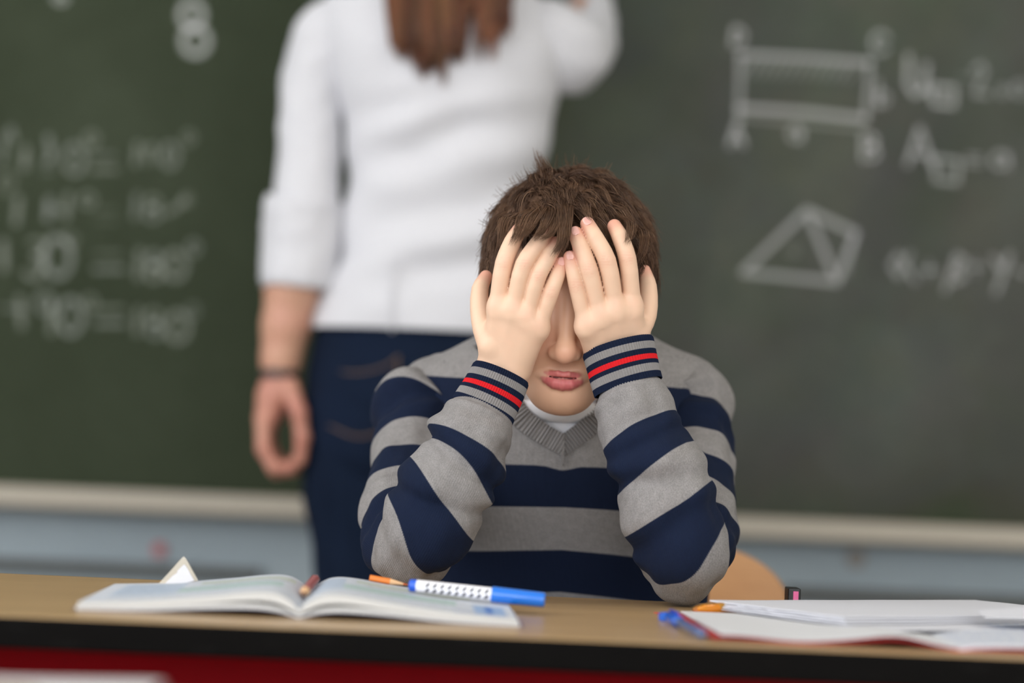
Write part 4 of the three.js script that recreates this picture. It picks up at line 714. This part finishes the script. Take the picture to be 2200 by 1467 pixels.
  for (let i = 0; i < N; i++) {
    const r = rootAt(); let best = null, bd = 1, sec = null; const fx = Math.floor(r.x / 0.014), fy = Math.floor(r.y / 0.014), fz = Math.floor(r.z / 0.014);
    for (let a = -1; a <= 1; a++) for (let b = -1; b <= 1; b++) for (let c = -1; c <= 1; c++) for (const g of cells.get(`${fx + a},${fy + b},${fz + c}`) ?? []) { const d = g.r.distanceTo(r) * (0.8 + 0.4 * g.tone); if (d < bd) { bd = d; sec = best; best = g; } }
    if (!best) continue;
    const stray = R() < 0.14, off = r.clone().sub(best.r), pinch = stray ? 0.1 : 0.5, jit = V(R() - 0.5, R() - 0.5, R() - 0.5).multiplyScalar(stray ? 0.016 : 0.005), cut = 0.7 + R() * 0.4;
    const pts = best.pts.map((p, k) => { const t = k / 7, q = best.r.clone().lerp(p, cut).sub(best.r); return fromHead(r.clone().add(q).addScaledVector(off, -pinch * t ** 1.2).addScaledVector(jit, t * t)); });
    const m = R(), tone = clamp(best.tone * 0.55 + m * 0.45 - 0.1, 0, 1), c = m > 0.985 ? c2 : [0, 1, 2].map((j) => mix(c0[j], c1[j], tone ** 1.4));
    strands.push({ pts, r: 0.00017 + R() * 0.00013, c });
  }
  // locks that fall over the fingers, and tips that stand off the outline
  const SPIKES = [[1052, 480, -22, -2], [1062, 452, -24, -8], [1078, 420, -22, -16], [1098, 402, -24, -12], [1120, 384, -16, -18], [1140, 372, -14, -18], [1200, 356, 4, -22], [1224, 352, 10, -24], [1250, 356, 22, -16], [1290, 368, 26, -14], [1330, 392, 24, -10], [1046, 520, -18, 6], [1044, 552, -14, 10], [1386, 470, 14, 4], [1394, 520, 12, 10]];
  const invH = HEAD_Q.clone().invert();
  for (const [path, n, wide] of [
    [[[1128, 432, 0], [1122, 470, 2.060], [1112, 500, 2.050], [1100, 522, 2.046]], 135, 16], [[[1150, 440, 0], [1146, 474, 2.056], [1132, 498, 2.045], [1116, 516, 2.042]], 165, 16], [[[1175, 446, 0], [1172, 478, 2.050], [1160, 500, 2.041], [1148, 512, 2.040]], 135, 14],
    [[[1192, 446, 0], [1192, 488, 2.046], [1180, 506, 2.040], [1160, 512, 2.040]], 135, 12], [[[1205, 440, 0], [1207, 486, 2.048], [1204, 522, 2.039], [1190, 548, 2.038]], 195, 13], [[[1214, 440, 0], [1216, 488, 2.048], [1214, 522, 2.041], [1202, 546, 2.039]], 90, 10], [[[1222, 436, 0], [1222, 476, 2.056], [1220, 510, 2.046], [1214, 532, 2.043]], 70, 9],
    [[[1098, 430, 0], [1086, 470, 2.082], [1078, 505, 2.074], [1074, 530, 2.074]], 80, 16], [[[1262, 420, 0], [1258, 444, 2.064], [1262, 462, 2.052], [1270, 474, 2.046]], 30, 14], [[[1352, 440, 0], [1356, 480, 2.070], [1352, 510, 2.056], [1344, 524, 2.053]], 45, 14], [[[1376, 450, 0], [1384, 500, 2.080], [1380, 540, 2.074], [1370, 566, 2.070]], 60, 14],
    [[[1168, 380, 2.17], [1162, 356, 2.17], [1156, 342, 2.17], [1150, 328, 2.17]], 50, 11], [[[1178, 378, 2.17], [1174, 358, 2.17], [1168, 347, 2.17], [1162, 340, 2.17]], 36, 10], ...SPIKES.map(([x, y, dx, dy]) => [x, y, dx * 0.62, dy * 0.62]).map(([x, y, dx, dy]) => [[[x, y, 2.18], [x + dx * 0.4, y + dy * 0.45, 2.178], [x + dx * 0.75, y + dy * 0.8, 2.175], [x + dx, y + dy, 2.172]], 9, 18])])
    for (let i = 0; i < n; i++) {
      const jx = (R() - 0.5) * 2, jz = (R() - 0.5) * 2, cut = 0.65 + 0.4 * R(), cv = path.map(([x, y, z], j) => j === 0 ? fromHead(onto(cranium, toHead(P(x + jx * wide * 1.5, y + jz * (z ? 8 : 18), (z || 2.1) + SH)), 0.003 + R() * 0.003, 8)) : P(x + jx * wide * (1 - j * (z > 2.15 ? 0.1 : 0.22)) + (R() - 0.5) * (z > 2.15 ? 2 : j === 3 ? 13 : 5), y + (z > 2.15 ? jz * 6 * j + (R() - 0.5) * 3 * j : (R() - 0.5) * (j === 3 ? 16 : 6)), z + SH + jz * 0.003));
      const pts = new THREE.CatmullRomCurve3(cv).getPoints(10).slice(0, Math.max(6, Math.round(10 * cut) + 1)); for (const p of pts) for (const h of handField) { const d = h(p.x, p.y, p.z); if (d < 0.001) p.addScaledVector(grad(h, p), 0.0012 - d); }
      const m = R(); strands.push({ pts, r: 0.00014 + R() * 0.0001, c: m > 0.98 ? c2 : [0, 1, 2].map((j) => mix(c0[j], c1[j], (0.2 + m * 0.6) ** 1.2)) });
    }
  mesh('hair', place(strandMesh(strands)), hairMat, boy);
  const cap = (x, y, z) => Math.max(cranium(x, y, z) - 0.0035, -(hairline(V(x, y, z)) - 0.006)), cg = nets(cap, V(-0.1, -0.08, -0.12), V(0.1, 0.12, 0.1), 0.003); cg.scale(HS, HS, HS).applyQuaternion(HEAD_Q).translate(HEAD_P.x, HEAD_P.y, HEAD_P.z);
  mesh('hair_underlayer', place(cg), std(rgb(104, 77, 58), 0.9), boy);
}

// ------------------------------------------------------------------ the woman at the board
const WZ = 3.5, woman = thing('person', 'woman in a white blouse and jeans writing on the chalkboard, seen from behind', 'person', [P(930, 900, WZ).x, 0, -WZ]), WO = woman.position.clone();
const seat = (g) => g.translate(-WO.x, -WO.y, -WO.z);
{
  const wh = std(rgb(208, 208, 213), 0.8, { sheen: 0.2, sheenRoughness: 0.6 });
  const ring = (py, l, r, rz, dz = 0) => { const a = P(l, py, WZ), b = P(r, py, WZ); return { x: (a.x + b.x) / 2, y: P((l + r) / 2, py, WZ).y, z: -WZ + dz, rx: (b.x - a.x) / 2, rz }; };
  const blouse = new THREE.Group(); blouse.name = 'blouse'; woman.add(blouse);
  const folds = (p, u) => {
    const q = (p.x * 0.36 + p.y * 0.93), m = smooth(P(0, 640, WZ).y, P(0, 520, WZ).y, p.y) * (1 - smooth(P(0, 260, WZ).y, P(0, 140, WZ).y, p.y)), m2 = 1 - smooth(P(900, 520, WZ).y, P(900, 440, WZ).y, p.y);
    const s = p.y - p.x * 0.42; // folds climb towards the raised arm
    return 0.011 * m * Math.sin(s * 62 + 2.2 * noise(p.x * 6, p.y * 6, 1)) * (0.5 + 0.5 * noise(p.x * 5 + 4, p.y * 5, 2)) + 0.004 * noise(p.x * 14, p.y * 18, 6) + 0.003 * m2 * Math.sin(p.y * 46 + noise(p.x * 8, 1, 1) * 3) * smooth(0.7, 0.85, P(900, 520, WZ).y - p.y + 0.8) + 0.002 * q * 0;
  };
  const torsoRings = [ring(716, 668, 1195, 0.125), ring(640, 690, 1185, 0.122), ring(560, 716, 1172, 0.116), ring(450, 742, 1158, 0.108), ring(350, 745, 1163, 0.110), ring(270, 735, 1183, 0.117), ring(200, 716, 1200, 0.122), ring(120, 690, 1212, 0.120), ring(60, 684, 1200, 0.110), ring(10, 700, 1180, 0.095), ring(-30, 745, 1135, 0.080), ring(-65, 830, 1050, 0.066), ring(-95, 878, 1002, 0.058)];
  mesh('back_and_front', seat(loft(torsoRings, 160, 120, folds)), wh, blouse);
  mesh('centre_seam', seat(tubeOf([[842, 712], [842, 640], [846, 560]].map(([x, y]) => P(x, y, WZ - 0.124)), 0.0018, 20, 6)), wh, blouse);
  const arm = (list) => list.map(([x, y, z, r]) => ({ p: P(x, y, z), r: M(r, z) })), cloth = (k) => (a, u) => 0.004 * noise(Math.cos(u) * 1.5 + k, Math.sin(u) * 1.5, a * 20) + 0.002 * noise(Math.cos(u) * 3, Math.sin(u) * 3, a * 50 + k);
  mesh('sleeve', seat(sweep(arm([[770, 70, WZ, 70], [718, 78, WZ, 80], [690, 130, WZ, 78], [668, 250, WZ - 0.01, 69], [664, 350, WZ - 0.02, 68], [658, 430, WZ - 0.03, 70], [650, 500, WZ - 0.03, 66]]), 70, 40, { disp: cloth(1), caps: true })), wh, blouse);
  mesh('rolled_cuff', seat(sweep(arm([[655, 436, WZ - 0.03, 70], [655, 438, WZ - 0.03, 82], [653, 446, WZ - 0.03, 88], [649, 500, WZ - 0.03, 88], [644, 560, WZ - 0.035, 86], [640, 604, WZ - 0.04, 82], [639, 614, WZ - 0.04, 77], [640, 600, WZ - 0.04, 70]]), 50, 40, { disp: cloth(3) })), wh, blouse);
  mesh('sleeve', seat(sweep(arm([[1110, 70, WZ, 78], [1170, 92, WZ, 96], [1222, 112, WZ + 0.01, 92], [1254, 104, WZ + 0.05, 68], [1266, 62, WZ + 0.12, 58], [1268, 18, WZ + 0.17, 52]]), 60, 40, { disp: cloth(5), caps: true })), wh, blouse);

  // jeans
  const jean = std(0xffffff, 0.9, { specularIntensity: 0.25, map: dataTexture(256, 256, (u, v, x, y) => { const n = noise(x * 0.9, y * 0.5, 2) * 5 + noise(x * 0.06, y * 0.03, 4) * 8; return [17 + n * 0.5, 28 + n * 0.6, 47 + n * 0.9]; }) });
  const jeans = new THREE.Group(); jeans.name = 'jeans'; woman.add(jeans);
  const hips = [ring(690, 690, 1182, 0.112), ring(760, 668, 1195, 0.122), ring(850, 655, 1205, 0.130), ring(950, 652, 1208, 0.124), ring(1010, 662, 1198, 0.112), ring(1060, 700, 1160, 0.085)].reverse();
  const lg = (s) => { const cxp = s < 0 ? 786 : 1072, k = s < 0 ? -1 : 1; const a = P(cxp, 960, WZ), b = P(cxp, 1180, WZ); return sweep([{ p: V(a.x, a.y + 0.02, -WZ), r: 0.094 }, { p: V(a.x, a.y - 0.06, -WZ), r: 0.094 }, { p: b, r: 0.080 }, { p: V(b.x + k * 0.005, 0.45, -WZ + 0.005), r: 0.062 }, { p: V(b.x + k * 0.01, 0.25, -WZ + 0.01), r: 0.058 }, { p: V(b.x + k * 0.01, 0.06, -WZ + 0.01), r: 0.054 }], 60, 36, { caps: true, uScale: 3, disp: (q, u) => 0.003 * noise(Math.cos(u) * 2, Math.sin(u) * 2, q * 16) }); };
  const hg = loft(hips, 50, 80, (p) => 0.002 * noise(p.x * 20, p.y * 20, 3)); mesh('seat_and_legs', seat(join([hg, lg(-1), lg(1)])), jean, jeans);
  const backZ = (px, py) => { const q = P(px, py, WZ), up = hips.slice().reverse(); let i = 0; while (i < up.length - 2 && q.y < up[i + 1].y) i++; const a = up[i], b = up[i + 1], t = clamp((a.y - q.y) / (a.y - b.y), 0, 1), c = Math.min(Math.abs(q.x - mix(a.x, b.x, t)) / mix(a.rx, b.rx, t), 0.99) ** (1 / 0.86); return WZ - mix(a.rz, b.rz, t) * Math.sqrt(1 - c * c) ** 0.86 - 0.005; };
  const thread = std(rgb(104, 84, 70), 0.8);
  for (const [n, pts] of [['pocket_stitching', [[690, 775], [720, 795], [775, 800], [830, 785], [856, 765]]], ['pocket_stitching', [[690, 775], [684, 840], [680, 892], [720, 920], [770, 938], [830, 925]]], ['pocket_stitching', [[856, 765], [850, 840], [830, 925]]]]) mesh(n, seat(tubeOf(pts.map(([x, y]) => P(x, y, backZ(x, y))), 0.0015, 40, 6)), thread, jeans);
  mesh('back_pocket', seat(sheet(16, 16, (u, v) => { const x = mix(688, 852, u) - 6 * v * (u - 0.5), y = mix(778, 896, v) + 34 * v * (1 - Math.abs(2 * u - 1)) + 8 * Math.sin(u * 3.1) * (1 - v); return P(x, y, backZ(x, y) + 0.0015); })), jean, jeans);

  // body: head, neck, forearms, hands
  const skin = lin(200, 153, 128), B_ = (a, b) => bone(P(a[0], a[1], a[2]), P(b[0], b[1], b[2]), M(a[3], a[2]), M(b[3], b[2])), chainOf = (c) => c.slice(1).map((b, i) => B_(c[i], b));
  const fore = chainOf([[690, 110, 3.5, 50], [660, 420, 3.48, 50], [628, 620, 3.46, 55], [614, 700, 3.46, 48], [604, 770, 3.46, 39], [601, 810, 3.46, 35]]);
  const head = P(940, -330, WZ + 0.03), neck = [bone(P(940, -60, WZ), V(head.x, head.y - 0.08, head.z), 0.058, 0.054)], skull = [ball(head.x, head.y, head.z + 0.005, 0.076, 0.10, 0.095), ball(head.x, head.y - 0.045, head.z - 0.045, 0.055, 0.075, 0.06), ball(head.x, head.y - 0.03, head.z - 0.112, 0.012, 0.02, 0.014), ball(head.x - 0.078, head.y - 0.02, head.z, 0.01, 0.03, 0.018), ball(head.x + 0.078, head.y - 0.02, head.z, 0.01, 0.03, 0.018)];
  const upArm = chainOf([[1130, 80, 3.5, 55], [1235, 100, 3.53, 50], [1262, 40, 3.64, 44], [1262, -60, 3.75, 40], [1240, -190, 3.90, 30]]);
  const core = [bone(P(930, 60, WZ), P(930, 600, WZ), 0.085, 0.08)];
  const rough = (x, y, z) => { let d = 1; for (const q of [...fore, ...neck, ...upArm, ...core]) d = smin(d, q(x, y, z), 0.02); for (const q of skull) d = smin(d, q(x, y, z), 0.02); return d; };
  const handL = (() => {
    const palm = chainOf([[601, 800, 3.46, 33], [588, 850, 3.46, 33], [574, 895, 3.455, 27]]), palm2 = chainOf([[612, 805, 3.47, 29], [606, 850, 3.485, 29], [586, 895, 3.49, 23]]);
    const fg = [[[566, 905, 3.445, 18], [566, 962, 3.44, 16], [588, 1004, 3.44, 15], [620, 1006, 3.445, 14], [642, 990, 3.45, 13]], [[568, 908, 3.462, 18], [568, 968, 3.458, 16], [594, 1011, 3.458, 15], [630, 1008, 3.462, 14]], [[572, 908, 3.478, 17], [573, 966, 3.476, 15], [600, 1006, 3.476, 14], [632, 1002, 3.478, 13]], [[580, 904, 3.494, 15], [580, 958, 3.494, 13], [604, 996, 3.492, 13], [630, 996, 3.492, 12]]].map(chainOf);
    const th = chainOf([[620, 830, 3.445, 24], [642, 885, 3.43, 17], [650, 940, 3.43, 15], [644, 988, 3.435, 14]]);
    return (x, y, z) => { let p = 1; for (const q of [...palm, ...palm2]) p = smin(p, q(x, y, z), 0.012); let f = 1; for (const c of fg) { let e = 1; for (const q of c) e = smin(e, q(x, y, z), 0.004); f = smin(f, e, 0.0015); } let t = 1; for (const q of th) t = smin(t, q(x, y, z), 0.006); return smin(smin(p, f, 0.007), t, 0.006); };
  })();
  const handR = (() => {
    const w = P(1240, -190, 3.90), d = V(-0.01, 0.05, -0.03), p0 = w.clone().addScaledVector(d, 1.3), L = []; L.push(bone(w, p0, 0.022, 0.026));
    for (let i = 0; i < 4; i++) { const a = p0.clone().add(V(-0.024 + i * 0.016, 0.02, -0.005)), b = a.clone().add(V(0, 0.03, -0.022)), c = b.clone().add(V(0.004, 0.005, -0.022)); L.push(bone(a, b, 0.0095, 0.0085), bone(b, c, 0.0085, 0.0075)); }
    const a = w.clone().add(V(-0.02, 0.03, -0.02)), b = a.clone().add(V(-0.018, 0.035, -0.025)), c = b.clone().add(V(0.012, 0.025, -0.02)); L.push(bone(a, b, 0.012, 0.0095), bone(b, c, 0.0095, 0.008));
    return (x, y, z) => { let q = 1; for (const f of L) q = smin(q, f(x, y, z), 0.004); return q; };
  })();
  const a1 = P(520, 1045, 3.42), a2 = P(680, 790, 3.42), w = P(1240, -190, 3.90);
  const gs = [nets(rough, V(-0.42, 0.75, -4.0), V(0.28, 1.86, -3.3), 0.0085), nets(handL, V(a1.x, a1.y, -3.54), V(a2.x, a2.y, -3.38), 0.0028), nets(handR, V(w.x - 0.09, w.y - 0.05, w.z - 0.15), V(w.x + 0.09, w.y + 0.17, w.z + 0.05), 0.003)];
  const pk = lin(190, 126, 110); gs.forEach((g, i) => paint(g, (x, y, z) => { const n = clamp((i ? 0.75 : 0.15) + 0.5 * noise(x * 25, y * 25, z * 25), 0, 1); return [0, 1, 2].map((k) => mix(skin[k], pk[k], n)); }));
  mesh('body', seat(mergeGeometries(gs)), skinMat, woman);
  // bracelet
  { const c = P(602, 806, 3.46), L = []; for (let i = 0; i <= 30; i++) { const a = i / 30 * Math.PI * 2; L.push({ p: c.clone().add(V(Math.cos(a) * 0.0275, Math.sin(a) * 0.003, Math.sin(a) * 0.027)), r: 0.0062 }); } mesh('bracelet', seat(sweep(L, 60, 12, { ref: V(0, 1, 0), flat: () => [1.15, 0.5] })), std(rgb(62, 60, 62), 0.35, { metalness: 0.4 }), woman); }
  // shoes
  for (const s of [-1, 1]) { const x = P(s < 0 ? 786 : 1072, 1180, WZ).x + s * 0.01; mesh('shoe', seat(nets(((a, b) => (p, q, r) => Math.max(smin(a(p, q, r), b(p, q, r), 0.03), 0.001 - q))(bone(V(x, 0.035, -WZ + 0.01), V(x + s * 0.02, 0.025, -WZ - 0.17), 0.04, 0.028), bone(V(x, 0.05, -WZ + 0.01), V(x, 0.08, -WZ + 0.01), 0.038, 0.04)), V(x - 0.09, -0.02, -WZ - 0.24), V(x + 0.09, 0.14, -WZ + 0.09), 0.007)), std(rgb(40, 38, 40), 0.5), woman); }
  // long hair
  const R = rng(19), strands = [], c0 = lin(64, 38, 27), c1 = lin(142, 92, 62);
  const locks = []; for (let i = 0; i < 70; i++) { const u = R(), x = 838 + u * 250, e = 200 - 95 * Math.abs(u - 0.38) * 2 - R() * 60 - (u > 0.62 && u < 0.78 ? 90 : 0) + (u > 0.78 && u < 0.86 ? 35 : 0); locks.push({ x: x + (R() - 0.5) * 20, end: e, tone: R(), z: WZ - 0.118 - R() * 0.018, bend: (R() - 0.5) * 30 }); }
  for (let i = 0; i < 4200; i++) {
    const k = locks[Math.floor(R() * locks.length)], a = (R() - 0.5), up = Math.PI * 0.5 + a * 2.6;
    const top = V(head.x + Math.cos(up) * 0.070, head.y + 0.098 * Math.sin(up) * (0.5 + 0.5 * R()), head.z + 0.03 + 0.06 * R()), mid = P(mix(k.x, 940, 0.25) + a * 60, -190, WZ - 0.10), low = P(k.x + a * 34, -40, k.z + 0.004), end = P(k.x + k.bend + a * 16, k.end - R() * 34, k.z + 0.004 * a), sh = P(k.x + k.bend * 0.5 + a * 26, mix(-40, k.end, 0.55), k.z - 0.004);
    const cv = new THREE.CatmullRomCurve3([top, mid, low, sh, end]), c = [0, 1, 2].map((j) => mix(c0[j], c1[j], (k.tone * 0.6 + R() * 0.4) ** 1.3)); strands.push({ pts: cv.getPoints(9), r: 0.0009, c });
  }
  for (let i = 0; i < 2500; i++) { const a = R() * Math.PI * 2, b = R(), e = b * 0.9, d = V(Math.cos(a) * 0.082 * Math.cos(e), 0.1 * Math.sin(e), Math.sin(a) * 0.097 * Math.cos(e)), s = V(head.x, head.y + 0.112, head.z), q = V(head.x, head.y, head.z).add(d); if (Math.sin(a) < -0.3) q.y = head.y + 0.075; strands.push({ pts: new THREE.CatmullRomCurve3([s.clone().add(V(d.x * 0.2, 0, d.z * 0.2)), V(head.x + d.x * 0.68, head.y + 0.088, head.z + d.z * 0.68), q, q.clone().add(V(d.x * 0.1, -0.10, d.z * 0.05 + 0.012))]).getPoints(8), r: 0.0009, c: [0, 1, 2].map((j) => mix(c0[j], c1[j], R() * 0.7)) }); }
  mesh('hair', seat(strandMesh(strands)), hairMat, woman);
}

scene.traverse((o) => { if (o.isMesh) { o.castShadow = o.receiveShadow = true; } });
renderer.render(scene, camera);
